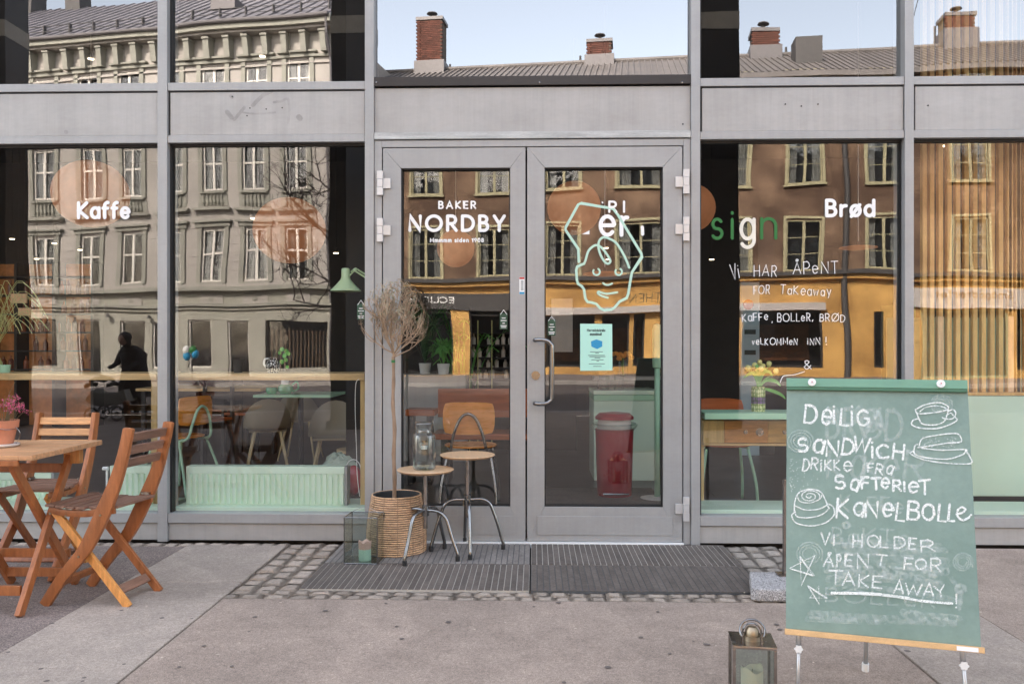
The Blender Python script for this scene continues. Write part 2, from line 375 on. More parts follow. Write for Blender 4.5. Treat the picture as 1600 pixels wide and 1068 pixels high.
M['bark_b'] = mat('street_tree_bark', (.03, .022, .02), .9)
M['stain'] = chalk('panel_stain', .26, (.09, .085, .08), 9, .25, .5)

# ---------------------------------------------------------------- stroke lettering
def arc(cx, cy, rx, ry, a0, a1, n=None):
    n = n or max(4, int(abs(a1-a0)/18))
    return [(cx+rx*cos(radians(a0+(a1-a0)*i/n)), cy+ry*sin(radians(a0+(a1-a0)*i/n))) for i in range(n+1)]
def bowl(x, y0, y1, w):                       # D-like bowl from (x,y1) round to (x,y0)
    r = (y1-y0)/2; c = max(w-r, 0)
    return [(x, y1), (x+c, y1)] + arc(x+c, y0+r, min(r, w), r, 90, -90, 10) + [(x, y0)]
GL = {
 'A': (.78, [[(0, 0), (.39, 1), (.78, 0)], [(.14, .33), (.64, .33)]]),
 'B': (.56, [[(0, 0), (0, 1)], bowl(0, .53, 1, .48), bowl(0, 0, .53, .54)]),
 'C': (.8, [arc(.5, .5, .5, .5, 48, 312, 18)]),
 'D': (.74, [[(0, 0), (0, 1)], bowl(0, 0, 1, .74)]),
 'E': (.5, [[(.5, 1), (0, 1), (0, 0), (.5, 0)], [(0, .5), (.44, .5)]]),
 'F': (.5, [[(.5, 1), (0, 1), (0, 0)], [(0, .5), (.44, .5)]]),
 'G': (.9, [arc(.5, .5, .5, .5, 48, 355, 20)+[(.6, .46)]]),
 'H': (.66, [[(0, 0), (0, 1)], [(.66, 0), (.66, 1)], [(0, .5), (.66, .5)]]),
 'I': (.02, [[(0, 0), (0, 1)]]),
 'K': (.6, [[(0, 0), (0, 1)], [(.56, 1), (.02, .48), (.6, 0)]]),
 'L': (.48, [[(0, 1), (0, 0), (.48, 0)]]),
 'M': (.86, [[(0, 0), (.08, 1), (.43, .25), (.78, 1), (.86, 0)]]),
 'N': (.7, [[(0, 0), (0, 1), (.7, 0), (.7, 1)]]),
 'O': (1.0, [arc(.5, .5, .5, .5, 90, 450, 28)]),
 'P': (.54, [[(0, 0), (0, 1)], bowl(0, .45, 1, .54)]),
 'R': (.58, [[(0, 0), (0, 1)], bowl(0, .47, 1, .54), [(.24, .47), (.58, 0)]]),
 'S': (.52, [arc(.27, .74, .25, .26, 35, 250, 10)+arc(.25, .26, .27, .26, 75, -145, 12)]),
 'T': (.66, [[(0, 1), (.66, 1)], [(.33, 1), (.33, 0)]]),
 'V': (.7, [[(0, 1), (.35, 0), (.7, 1)]]),
 'W': (1.05, [[(0, 1), (.27, 0), (.52, .85), (.78, 0), (1.05, 1)]]),
 'Y': (.68, [[(0, 1), (.34, .46), (.68, 1)], [(.34, .46), (.34, 0)]]),
 'Å': (.78, [[(0, 0), (.39, .92), (.78, 0)], [(.14, .33), (.64, .33)], arc(.39, 1.12, .09, .09, 0, 360, 10)]),
 'Ø': (1.0, [arc(.5, .5, .5, .5, 90, 450, 28), [(.1, -.03), (.9, 1.03)]]),
 'a': (.5, [arc(.26, .33, .26, .33, 20, 380, 18), [(.52, .66), (.52, 0)]]),
 'b': (.5, [[(0, 1), (0, 0)], arc(.27, .33, .26, .33, -160, 200, 18)]),
 'd': (.52, [arc(.26, .33, .26, .33, 0, 360, 18), [(.52, 1), (.52, 0)]]),
 'e': (.54, [[(.02, .34), (.53, .34)]+arc(.27, .33, .26, .33, 2, 318, 16)]),
 'f': (.34, [arc(.32, .78, .2, .24, 80, 180, 6)+[(.12, 0)], [(0, .64), (.32, .64)]]),
 'g': (.52, [arc(.26, .33, .26, .33, 0, 360, 18), [(.52, .66), (.52, 0)]+arc(.26, -.05, .26, .24, 0, -150, 8)]),
 'i': (.02, [[(0, 0), (0, .66)], [(0, .88), (0.001, .9)]]),
 'k': (.42, [[(0, 0), (0, 1)], [(.38, .66), (.02, .3), (.42, 0)]]),
 'l': (.02, [[(0, 0), (0, 1)]]),
 'm': (.78, [[(0, 0), (0, .66)], [(0, .4)]+arc(.2, .46, .19, .2, 160, 0, 7)+[(.39, 0)], [(.39, .4)]+arc(.585, .46, .19, .2, 160, 0, 7)+[(.775, 0)]]),
 'n': (.46, [[(0, 0), (0, .66)], [(0, .38)]+arc(.23, .43, .23, .23, 160, 0, 8)+[(.46, 0)]]),
 'o': (.54, [arc(.27, .33, .27, .33, 90, 450, 20)]),
 'ø': (.54, [arc(.27, .33, .27, .33, 90, 450, 20), [(.02, -.04), (.52, .7)]]),
 'r': (.3, [[(0, 0), (0, .66)], [(0, .36)]+arc(.26, .38, .26, .27, 170, 80, 5)]),
 's': (.4, [arc(.2, .49, .18, .17, 30, 250, 8)+arc(.2, .16, .2, .17, 75, -150, 9)]),
 't': (.32, [[(.13, .9), (.13, 0)], [(0, .64), (.32, .64)]]),
 'w': (.66, [[(0, .66), (.17, 0), (.33, .55), (.5, 0), (.66, .66)]]),
 'v': (.46, [[(0, .66), (.23, 0), (.46, .66)]]),
 'å': (.5, [arc(.26, .33, .26, .33, 20, 380, 18), [(.52, .66), (.52, 0)], arc(.27, .9, .08, .08, 0, 360, 10)]),
 'u': (.46, [[(0, .66)]+arc(.23, .23, .23, .23, 180, 360, 8)+[(.46, .66)], [(.46, .3), (.46, 0)]]),
 'y': (.5, [[(0, .66), (.25, .05)], [(.5, .66), (.16, -.25)]]),
 'p': (.5, [[(0, .66), (0, -.3)], arc(.27, .33, .26, .33, -160, 200, 18)]),
 '1': (.25, [[(0, .78), (.2, 1), (.2, 0)]]),
 '9': (.52, [arc(.26, .7, .26, .29, 0, 360, 16), [(.5, .62), (.2, 0)]]),
 '0': (.56, [arc(.28, .5, .28, .5, 90, 450, 20)]),
 '8': (.52, [arc(.26, .74, .23, .25, 90, 450, 16), arc(.26, .25, .26, .25, 90, 450, 16)]),
 '!': (.02, [[(0, 1), (0, .3)], [(0, .03), (.001, .05)]]),
 ',': (.06, [[(.06, .06), (0, -.16)]]), '.': (.02, [[(0, .0), (.001, .02)]]),
 '&': (.6, [[(.6, 0), (.12, .7)]+arc(.27, .82, .16, .17, 200, -20, 8)+[(.1, .35)]+arc(.24, .2, .2, .2, 150, 320, 8)+[(.58, .42)]]),
 '-': (.3, [[(0, .4), (.3, .4)]]),
}
def ribbon(mb, pts, w, fn, k, jit=0, n_cap=5, closed=False):
    """flat stroke drawn in picture units and laid on the real surface through fn(u, v, lift)"""
    q = [pts[0]]
    for p in pts[1:]:
        if abs(p[0]-q[-1][0])+abs(p[1]-q[-1][1]) > 1e-4: q.append(p)
    if len(q) == 1: q.append((q[0][0]+.05, q[0][1]))
    lift = .0006+k*.00006; L = []; Rr = []
    n = len(q)
    for i in range(n):
        a = q[max(i-1, 0)]; b = q[min(i+1, n-1)]
        dx, dy = b[0]-a[0], b[1]-a[1]; l = sqrt(dx*dx+dy*dy) or 1; dx /= l; dy /= l
        m = 1
        if 0 < i < n-1:
            ex, ey = q[i][0]-a[0], q[i][1]-a[1]; el = sqrt(ex*ex+ey*ey) or 1
            c = abs((ex*dx+ey*dy)/el); m = min(1/max(c, .3), 1.9)
        ww = w*m*(1+jit*R.uniform(-.5, .5))/2
        L.append((q[i][0]-dy*ww, q[i][1]+dx*ww)); Rr.append((q[i][0]+dy*ww, q[i][1]-dx*ww))
    for i in range(n-1):
        li = lift+i*.00002; mb.poly([fn(*L[i], li), fn(*Rr[i], li), fn(*Rr[i+1], li), fn(*L[i+1], li)])
    if n_cap:
        for (c, d, e) in ((q[0], q[1], 0), (q[-1], q[-2], 1)):
            a0 = atan2(c[1]-d[1], c[0]-d[0]); lift += .00002*n
            mb.poly([fn(c[0]+w/2*cos(a0-pi/2+pi*i/n_cap), c[1]+w/2*sin(a0-pi/2+pi*i/n_cap), lift) for i in range(n_cap+1)])
def text(mb, s, u0, v0, u1, v1, h, w, fn, jit=0, gap=.26, space=.5, hand=0, wj=0, n_cap=5):
    tot = 0; g = []
    for ch in s:
        if ch == ' ': tot += space; continue
        gw, st = GL[ch]; g.append((tot, ch)); tot += max(gw, .08)+gap
    tot -= gap; du, dv = u1-u0, v1-v0; L = sqrt(du*du+dv*dv); sx = L/tot; ex, ey = du/L, dv/L
    sgn = 1 if du >= 0 else -1
    nx, ny = (ey*sgn, -ex*sgn)
    k = 0
    for off, ch in g:
        dy = R.uniform(-hand, hand)*h; sc = 1+R.uniform(-hand, hand)*1.2; sh = R.uniform(-hand, hand)*.8
        for st in GL[ch][1]:
            pts = []
            for x, y in st:
                xx = (off+x*sc+sh*y)*sx; yy = y*h*sc+dy
                pts.append((u0+ex*xx+nx*yy+R.uniform(-jit, jit), v0+ey*xx+ny*yy+R.uniform(-jit, jit)))
            ribbon(mb, pts, w, fn, k, wj, n_cap); k += 1
def cat_rom(p, n=5, closed=False):
    out = []; m = len(p)
    for i in range(m-1 if not closed else m):
        p0 = p[(i-1) % m] if closed or i > 0 else p[0]; p1 = p[i % m]; p2 = p[(i+1) % m]; p3 = p[(i+2) % m] if closed or i+2 < m else p[-1]
        for j in range(n):
            t = j/n
            out.append(tuple(.5*((2*p1[c])+(-p0[c]+p2[c])*t+(2*p0[c]-5*p1[c]+4*p2[c]-p3[c])*t*t+(-p0[c]+3*p1[c]-3*p2[c]+p3[c])*t**3) for c in range(len(p1))))
    out.append(tuple(p[0] if closed else p[-1])); return out
def glass_fn(u, v, lift):
    p = P(u, v, CD+YG-.006); p.y -= lift+.001; return p
# ---------------------------------------------------------------- ground
g = MB(); g.box(-250, 250, -250, 250, -.5, -.14); struct(g.build('ground', M['pave_far']))
g = MB(); g.box(-120, 120, -21.2, -9.6, -.139, -.12); struct(g.build('road', M['road']))
g = MB(); g.box(-120, 120, -60, -21.5, -.139, 0); struct(g.build('far_pavement', M['pave_far']))
kb = MB().box(-.6, .6, -.14, .14, -.139, .006).build('kerb_stone', M['kerb'], bevel=.01, mesh_only=True)
kr = thing('kerb', 'pale granite kerb line along both sides of the road', 'kerb'); kr['kind'] = 'structure'; del kr['category']
for i in range(-14, 15):
    inst(kb, 'kerb_stone', kr, (i*1.205, -9.74, 0)); inst(kb, 'kerb_stone', kr, (i*1.205, -21.36, 0))
SL, SLE, SR, SRE = -2.075, -1.475, 1.43, 1.97
FY = .02
pv = thing('pavement', 'worn asphalt pavement with granite slab strips and cobbles', 'x'); del pv['category']; pv['kind'] = 'structure'
b = MB(); b.box(-60, 60, -9.6, .02, -.138, -.028); b.build('paving_bed', M['bed'], pv)
b = MB(); b.box(SLE+.004, SR-.004, -9.6, -1.105, -.027, 0); b.build('asphalt_surface', M['asphalt'], pv, bevel=.003)
b = MB(); b.box(-60, SL-.006, -9.6, -.10, -.027, -.002); b.build('asphalt_surface', M['asphalt_dark'], pv, bevel=.003)
b = MB(); b.box(SRE+.006, 60, -9.6, -.02, -.027, -.001); b.build('asphalt_surface', M['asphalt'], pv, bevel=.003)
for (x0, x1, jl) in ((SL, SLE, [-.07, -.843, -2.46, -4.1, -5.7, -7.3, -8.9, -9.6]), (SR, SRE, [-.07, -1.25, -2.9, -4.5, -6.1, -7.7, -9.6])):
    for a, c in zip(jl, jl[1:]):
        dz = R.uniform(-.002, .002)
        MB().box(x0+.003, x1-.003, c+.003, a-.003, -.027, .003+dz).build('paving_slab', M['slab'], pv, bevel=.004)
def cobble_mesh(w, d, seed):
    rr = random.Random(seed); bm = bmesh.new()
    nx, ny = 4, 4; g = {}
    for i in range(nx+1):
        for j in range(ny+1):
            x = (i/nx-.5)*w; y = (j/ny-.5)*d
            e = (i in (0, nx))+(j in (0, ny))
            z = -.0030*e+rr.uniform(-.0022, .0022)
            if e: x += rr.uniform(-.04, .015)*(1 if x > 0 else -1)*1.0; y += rr.uniform(-.04, .015)*(1 if y > 0 else -1)
            if e == 2: x *= .95; y *= .94
            g[i, j] = bm.verts.new((x, y, z))
    for i in range(nx):
        for j in range(ny): bm.faces.new((g[i, j], g[i+1, j], g[i+1, j+1], g[i, j+1]))
    rim = [g[i, 0] for i in range(nx+1)]+[g[nx, j] for j in range(1, ny+1)]+[g[i, ny] for i in range(nx-1, -1, -1)]+[g[0, j] for j in range(ny-1, 0, -1)]
    low = [bm.verts.new((v.co.x*1.0, v.co.y*1.0, -.026)) for v in rim]
    for i in range(len(rim)):
        j = (i+1) % len(rim); bm.faces.new((rim[j], rim[i], low[i], low[j]))
    me = bpy.data.meshes.new('cobble'); bm.to_mesh(me); bm.free()
    me.polygons.foreach_set('use_smooth', [True]*len(me.polygons)); return me
CM = {}
def cobbles(x0, x1, y0, y1, w, d, m, axis='y'):
    """courses of stones; axis = direction the courses run"""
    if axis == 'y':
        n = max(1, round((x1-x0)/w)); ww = (x1-x0)/n
        for i in range(n):
            y = y0-R.uniform(0, d*.3)
            while y < y1-.02:
                dd = min(d*R.choice((.8, .95, 1.05, 1.2)), y1-y)
                if y1-(y+dd) < .035: dd = y1-y
                put(x0+(i+.5)*ww, y+dd/2, ww, dd, m); y += dd
    else:
        n = max(1, round((y1-y0)/d)); dd = (y1-y0)/n
        for i in range(n):
            x = x0-R.uniform(0, w*.3)
            while x < x1-.02:
                ww = min(w*R.choice((.8, .92, 1.05, 1.2)), x1-x)
                if x1-(x+ww) < .035: ww = x1-x
                put(x+ww/2, y0+(i+.5)*dd, ww, dd, m); x += ww
def put(x, y, w, d, m):
    k = R.randint(0, 5); key = (k, m)
    if key not in CM:
        CM[key] = cobble_mesh(1, 1, k); 
        for v in CM[key].vertices: pass
        CM[key].materials.append(M[m])
    o = inst(CM[key], 'cobble', pv, (x, y, R.uniform(-.004, .002)), (R.uniform(-.02, .02), R.uniform(-.02, .02), R.choice((0, pi))+R.uniform(-.02, .02)), (w+.003, d+.003, 1))
cobbles(-1.475, -1.155, -.955, -.0, .108, .135, 'cobble', 'y')
cobbles(-1.475, 1.40, -1.10, -.96, .098, .07, 'cobble', 'x')
cobbles(1.125, 1.43, -.96, .0, .11, .15, 'cobble_r', 'y')
cobbles(-4.5, -1.475, -.095, -.0, .11, .09, 'cobble', 'x')
# loose flecks and leaf scraps
fl = MB()
for i in range(230):
    x = R.uniform(-2.6, 2.6); y = R.uniform(-2.4, -.05); s_ = R.uniform(.003, .009)
    a = R.uniform(0, pi); fl.poly([(x+s_*cos(a+t)*(1 if k % 2 else .6), y+s_*sin(a+t)*(.6), .0045+R.uniform(0, .002)) for k, t in enumerate((0, 1.6, 3.1, 4.7))])
tag(fl.build('litter_flakes', M['pebble']), 'tiny pale flakes of grit and leaf scattered on the pavement', 'debris', kind='stuff')

gum = MB()
for i in range(70):
    gum.lathe([(R.uniform(.005, .013), 0), (.003, .0006), (0, .0006)], (R.uniform(-2.4, 2.4), R.uniform(-2.6, -1.1), .0036), 9)
tag(gum.build('gum_spots', mat('gum', (.15, .125, .11), .8)), 'flattened dark gum spots trodden into the pavement', 'stains', kind='stuff')
# rubber entrance mats: ribs with pale wires between
def mat_thing(x0, x1, y0, y1, top, rib, gapm, label, n=36):
    t = thing('entrance_mat', label, 'door mat', ((x0+x1)/2, (y0+y1)/2, 0), 0, 'rubber entrance mats in front of the doors')
    w = (x1-x0)/n
    MB().box((x0-x1)/2, (x1-x0)/2, (y0-y1)/2, (y1-y0)/2, -.026, top-.0022).build('backing', M[gapm], t)
    me = MB().box(-w/2+.0022, w/2-.0022, (y0-y1)/2, (y1-y0)/2, top-.004, top).build('slat', M[rib], mesh_only=True, bevel=.0008, seg=1)
    for i in range(n): inst(me, 'slat', t, ((x0-x1)/2+w*(i+.5), 0, R.uniform(-.0004, .0004)))
mat_thing(-1.15, -.025, -.475, -.02, .008, 'mat2', 'mat_gap2', 'greyer worn ribbed rubber mat under the stools, against the left door')
mat_thing(-1.15, -.025, -.955, -.48, .007, 'mat', 'mat_gap', 'dark ribbed rubber mat with pale wires in front of the stool feet')
mat_thing(-.018, 1.12, -.475, -.02, .008, 'mat', 'mat_gap', 'dark ribbed rubber mat right against the right door')
mat_thing(-.018, 1.12, -.955, -.48, .006, 'mat', 'mat_gap2', 'dark smooth rubber mat in front of the right door, near the granite block')

# granite block and the post standing on it
bx0, bx1 = 1.03, 1.56
blk = MB(); top = [(1.012, -1.08), (1.035, -1.105), (bx1, -1.10), (bx1, -.80), (1.075, -.805)]
blk.prism([(x, y, .0045) for x, y in top], (0, 0, .06))
tag(smooth_angle(blk.build('granite_block', M['granite'], bevel=.010, seg=3)), 'speckled granite block with a rounded corner lying beside the mat', 'stone block')
t = thing('steel_post', 'dark steel post standing on the granite block behind the chalkboard', 'post', (X(1226, 4.15), -.86, .0645))
MB().box(-.011, .011, -.011, .011, .006, .47).build('upright', M['steel_dark'], t, bevel=.002)
MB().box(-.04, .04, -.04, .04, 0, .006).build('base_plate', M['steel_dark'], t)

# ---------------------------------------------------------------- the shop facade
sf = thing('shop_facade', 'grey aluminium and glass bakery shopfront with double glass doors', 'building')
def z_(v): return Z(v, CD)
mull = [(246, 261), (570, 584), (1080, 1094), (1414, 1428)]
mx = [((X(a)+X(b))/2, X(b)-X(a)) for a, b in mull]
gap = mx[1][0]-mx[0][0]
for k in range(1, 5): mx.insert(0, (mx[0][0]-gap, .056)); mx.append((mx[-1][0]+gap, .056))
ZB, ZT = 0.0, 4.6
zs0, zs1 = z_(208)-.0, z_(138)       # spandrel panel bottom, top
zr_t0, zr_t1 = z_(136.5), z_(124)    # upper transom
zr_b0, zr_b1 = z_(219), z_(207)      # lower transom
zb0, zb1 = z_(820), z_(805)          # bottom rail
for cx, w in mx:
    o = MB().box(cx-w/2, cx+w/2, 0, .16, ZB+.002, ZT).build('mullion', M['frame'], sf, bevel=.002)
for i in range(len(mx)-1):
    x0 = mx[i][0]+mx[i][1]/2; x1 = mx[i+1][0]-mx[i+1][1]/2; mid = abs((x0+x1)/2) < .5; cmid = (x0+x1)/2
    e = .0015
    if not mid:
        MB().box(x0+e, x1-e, .006, .15, zr_t0, zr_t1).build('transom', M['frame'], sf, bevel=.002)
        MB().box(x0+e, x1-e, .006, .15, zr_b0, zr_b1).build('transom', M['frame'], sf, bevel=.002)
        MB().box(x0+e, x1-e, .006, .15, zb0, zb1).build('bottom_rail', M['frame'], sf, bevel=.002)
        MB().box(x0+e, x1-e, .022, .15, ZB+.009, zb0-.005).build('plinth_panel', M['panel'], sf, bevel=.002)
        MB().box(x0+e, x1-e, .04, .15, 0, .0085).build('shadow_gap', M['gasket'], sf)
        MB().box(x0+.014, x1-.004, .014, .12, zr_b1+.002, zr_t0-.010).build('spandrel_panel', M['panel'], sf, bevel=.002)
        MB().box(x0+e, x1-e, .03, .05, zr_b1+.0005, zr_t0-.0005).build('gasket', M['gasket'], sf)
        MB().box(x0+e, x0+.014, .04, .09, zb1, zr_b0-.001).build('gasket', M['gasket'], sf)
        MB().box(x0+.0145, x1-e, .044, .09, zr_b0-.016, zr_b0-.001).build('gasket', M['gasket'], sf)
        MB().box(x1-.008, x1-e, .046, .09, zb1, zr_b0-.017).build('gasket', M['gasket'], sf)
        MB().poly([(x0, YG, zb1-.01), (x1, YG, zb1-.01), (x1, YG, zr_b0+.01), (x0, YG, zr_b0+.01)]) 
        w2, h2 = x1-x0, zr_b0-zb1+.02
        gp = MB(); gp.poly([(-w2/2, 0, -h2/2), (w2/2, 0, -h2/2), (w2/2, 0, h2/2), (-w2/2, 0, h2/2)])
        gp.build('window_pane', M['glass_main'], sf, loc=((x0+x1)/2, YG, (zb1+zr_b0)/2), rot=(R.uniform(-.0012, .0012), 0, R.uniform(-.0008, .0008)))
        h3 = ZT-zr_t1
        gp = MB(); gp.poly([(-w2/2, 0, -h3/2), (w2/2, 0, -h3/2), (w2/2, 0, h3/2), (-w2/2, 0, h3/2)])
        gp.build('window_pane', M['glass_top'], sf, loc=((x0+x1)/2, YG, (zr_t1+ZT)/2))
        MB().box(x0+e, x0+.014, .04, .09, zr_t1, ZT-.02).build('gasket', M['gasket'], sf)
    else:
        xm0, xm1 = x0, x1
        zt = z_(118)
        MB().box(x0+e, x1-e, .004, .15, z_(132.5), zt).build('glazing_sill', M['blackbar'], sf, bevel=.002)
        MB().box(x0+e, x1-e, .022, .15, z_(204), z_(134.5)).build('spandrel_panel', M['panel'], sf, bevel=.002)
        MB().box(x0+e, x1-e, .002, .15, z_(216), z_(205)).build('transom', M['worn'], sf, bevel=.003)
        h3 = ZT-zt; w2 = x1-x0
        gp = MB(); gp.poly([(-w2/2, 0, -h3/2), (w2/2, 0, -h3/2), (w2/2, 0, h3/2), (-w2/2, 0, h3/2)])
        gp.build('window_pane', M['glass_mid'], sf, loc=((x0+x1)/2, YG, (zt+ZT)/2))
        # door frame
        zf = z_(217.5); zh = z_(229)
        jl, jr = X(597), X(1067.5)
        MB().box(x0+e, jl-.004, .012, .12, .002, zf).build('door_frame_jamb', M['frame'], sf, bevel=.002)
        MB().box(jr+.004, x1-e, .012, .12, .002, zf).build('door_frame_jamb', M['frame'], sf, bevel=.002)
        MB().box(jl-.003, jr+.003, .012, .12, zh+.004, zf).build('door_frame_head', M['frame'], sf, bevel=.002)
        MB().box(jl-.003, jr+.003, -.006, .1, -.02, .0125).build('threshold', M['white'], sf)
        for (a, b_, ga, gb, side) in ((597.5, 821, 626, 797, 'l'), (823.5, 1067, 851, 1036.5, 'r')):
            xa, xb = X(a), X(b_); gx0, gx1 = X(ga), X(gb); gz0, gz1 = z_(792), z_(261); d0 = .016
            door = MB(); # bottom rail as the door's own body
            door.prism([(xa, d0, .016), (xb, d0, .016), (gx1, d0, gz0), (gx0, d0, gz0)], (0, .055, 0))
            dr = door.build('door', M['frame'], sf, bevel=.0015)
            for nm, q in (('stile', [(xa, d0, .016), (gx0, d0, gz0), (gx0, d0, gz1), (xa, d0, zh)]), ('stile', [(xb, d0, .016), (xb, d0, zh), (gx1, d0, gz1), (gx1, d0, gz0)]), ('top_rail', [(xa, d0, zh), (gx0, d0, gz1), (gx1, d0, gz1), (xb, d0, zh)])):
                s_ = .0006
                cxx = sum(p[0] for p in q)/4; czz = sum(p[2] for p in q)/4
                q = [(p[0]+(s_ if p[0] < cxx else -s_), p[1], p[2]+(s_ if p[2] < czz else -s_)) for p in q]
                MB().prism(q, (0, .055, 0)).build(nm, M['frame'], dr, bevel=.0012)
            MB().box(xa+.06, xb-.06, d0-.004, d0-.0005, .055, gz0-.055).build('kick_plate', M['frame'], dr, bevel=.002)
            for q in ((gx0-.004, gx0+.006, gz0, gz1), (gx1-.006, gx1+.004, gz0, gz1)):
                MB().box(q[0], q[1], d0+.012, d0+.05, q[2], q[3]).build('gasket', M['gasket'], dr)
            for q in ((gz0-.004, gz0+.006), (gz1-.007, gz1+.004)):
                MB().box(gx0+.0065, gx1-.0065, d0+.013, d0+.049, q[0], q[1]).build('gasket', M['gasket'], dr)
            w2, h2 = gx1-gx0, gz1-gz0
            gp = MB(); gp.poly([(-w2/2, 0, -h2/2), (w2/2, 0, -h2/2), (w2/2, 0, h2/2), (-w2/2, 0, h2/2)])
            gp.build('glass_pane', M['glass_main'], dr, loc=((gx0+gx1)/2, YG, (gz0+gz1)/2), rot=(R.uniform(-.001, .001), 0, R.uniform(-.001, .001)))
            hx = X(594 if side == 'l' else 1072)
            for vv in ((266, 304), (340, 377), (775, 812)):
                zc = (z_(vv[0])+z_(vv[1]))/2; hb = MB(); s_ = 1 if side == 'l' else -1
                h = (z_(vv[0])-z_(vv[1]))/2
                for (za, zb) in ((-h, -h/3-.0015), (-h/3, h/3), (h/3+.0015, h)):
                    hb.box(hx-.018, hx+.018, -.012, .010, zc+za, zc+zb) if abs(za) != h/3 else hb.box(hx-.016, hx+.016, -.013, .010, zc+za, zc+zb)
                hb.box(hx+s_*.0165, hx+s_*.062, .002, .0152, zc-h*.42, zc+h*.42)
                hb.build('hinge', M['hinge'], dr, bevel=.0015)
            if side == 'r':
                rdoor = dr
                hp = [P(836, 531, 4.98), P(836, 531, 4.93), P(843, 530.5, 4.925), P(854, 532, 4.92), P(860, 537, 4.92), P(862.5, 547, 4.92)]
                hp2 = [P(862.5, 618, 4.92), P(860, 626, 4.92), P(854, 630, 4.92), P(843, 631, 4.925), P(836, 630, 4.93), P(836, 630, 4.98)]
                hp = [Vector((p.x, p.y, p.z)) for p in hp+hp2]; hp[0].y = .012; hp[-1].y = .012
                q = cat_rom([tuple(p) for p in hp], 4); smooth_angle(MB().tube(q, .0125, 14).build('handle', M['steel'], dr))
                lk = MB(); c = P(837, 586, CD+d0)
                for r_, y0, y1 in ((.026, -.006, 0), (.015, -.012, -.006)):
                    lk.tube([(c.x, d0+y0, c.z), (c.x, d0+y1-.0002, c.z)], r_, 20)
                lk.box(c.x-.0015, c.x+.0015, d0-.0125, d0-.0118, c.z-.006, c.z+.006)
                smooth_angle(lk.build('lock_cylinder', M['steel'], dr))
            else: ldoor = dr
# stains and screw holes on the spandrels
st = MB()
def sp_fn(u, v, l): p = P(u, v, CD+.0125); p.y -= l; return p
for pts, w in (([(382, 168), (372, 180), (366, 187)], 5), ([(395, 165), (410, 150), (424, 143)], 6), ([(428, 160), (440, 158), (450, 155), (452, 175), (450, 192)], 4), ([(380, 176), (400, 178), (430, 176)], 3), ([(355, 175), (362, 184)], 7), ([(467, 183), (469, 185)], 9), ([(103, 206), (104, 207)], 6), ([(360, 150), (363, 152)], 5)):
    ribbon(st, cat_rom(pts, 4), w, sp_fn, R.randint(0, 9))
st.build('stain', M['stain'], sf)['kind'] = 'stuff'
sh = MB()
for u, v in ((390.5, 169), (416, 170.5), (441, 168.5), (386, 181), (363, 151)):
    c = sp_fn(u, v, 0); sh.tube([(c.x, c.y-.0006, c.z), (c.x, c.y-.0002, c.z)], .0042, 10)
for u, v in ((1227, 163), (1252, 166), (1278, 163), (1450, 165)):
    c = sp_fn(u, v, 0); sh.tube([(c.x, c.y-.003, c.z), (c.x, c.y-.0002, c.z)], .0045, 10)
c = P(1067, 194, CD+.02); sh.tube([(c.x, c.y-.0006, c.z), (c.x, c.y-.0002, c.z)], .005, 10)
sh.build('screw_hole', M['gasket'], sf)
sc_ = MB()
for u in (588, 843, 1066):
    c = P(u, 129, CD); sc_.ball((c.x, .002, c.z), .006, .004, .006, 10, 6)
sc_.build('screw', M['steel'], sf)

# lettering and films on the glass
def vin(name, m, parent, items):
    mb = MB()
    for it in items: it(mb)
    return mb.build(name, m, parent)
vin('lettering', M['white_text'], sf, [lambda m: text(m, 'Kaffe', 123, 340, 202, 340, 23, 5.4, glass_fn, gap=.30)]).__setitem__('label', 'white word Kaffe')
vin('lettering', M['white_text'], sf, [lambda m: text(m, 'Brød', 1291.5, 337, 1365, 337, 24, 5.4, glass_fn, gap=.30)]).__setitem__('label', 'white word Brød')
vin('lettering', M['white_text'], ldoor, [lambda m: text(m, 'BAKER', 686, 325.5, 743, 325.5, 10.6, 2.5, glass_fn, gap=.5),
    lambda m: text(m, 'NORDBY', 640.5, 360, 788, 360, 22.5, 5.0, glass_fn, gap=.42)]).__setitem__('label', 'bakery name in white capitals')
vin('lettering', M['white_text'], ldoor, [lambda m: text(m, 'Mmmmm siden 1908', 672.5, 378, 755.5, 378, 5.6, 1.5, glass_fn, gap=.42, space=.6)]).__setitem__('label', 'small white line under the bakery name')
for s_, a in (('R', (952, 331, 963, 331, 16, 3.4)), ('I', (975, 331, 976, 331, 16, 3.4)), ('e', (938, 367, 960, 367, 44, 6.2)), ('r', (971, 367, 980, 367, 42, 6.2))): vin('lettering', M['white_text'], rdoor, [lambda m: text(m, s_, *a, glass_fn)])
vin('lettering', M['white_text'], rdoor, [lambda m: ribbon(m, [(1003.5, 355), (1004, 366)], 5, glass_fn, 40), lambda m: ribbon(m, [(941, 316), (941.6, 317)], 2.4, glass_fn, 41, n_cap=4),
    lambda m: m.poly([glass_fn(909, 366, .001), glass_fn(921, 366, .001), glass_fn(921, 360, .001)])]).__setitem__('label', 'fragments of white letters')
for s_, a in (('s', (1113, 372, 1128, 372, 45, 4.8)), ('i', (1144, 372, 1144.4, 372, 44, 4.8)), ('n', (1190, 372, 1212, 372, 46, 4.8))): vin('lettering', M['greenp'], sf, [lambda m: text(m, s_, *a, glass_fn)]).__setitem__('label', 'green letter')
vin('lettering', M['cream_text'], sf, [lambda m: text(m, 'g', 1158, 373, 1178, 373, 46, 5.5, glass_fn)]).__setitem__('label', 'cream letter g')
mw = 1.15
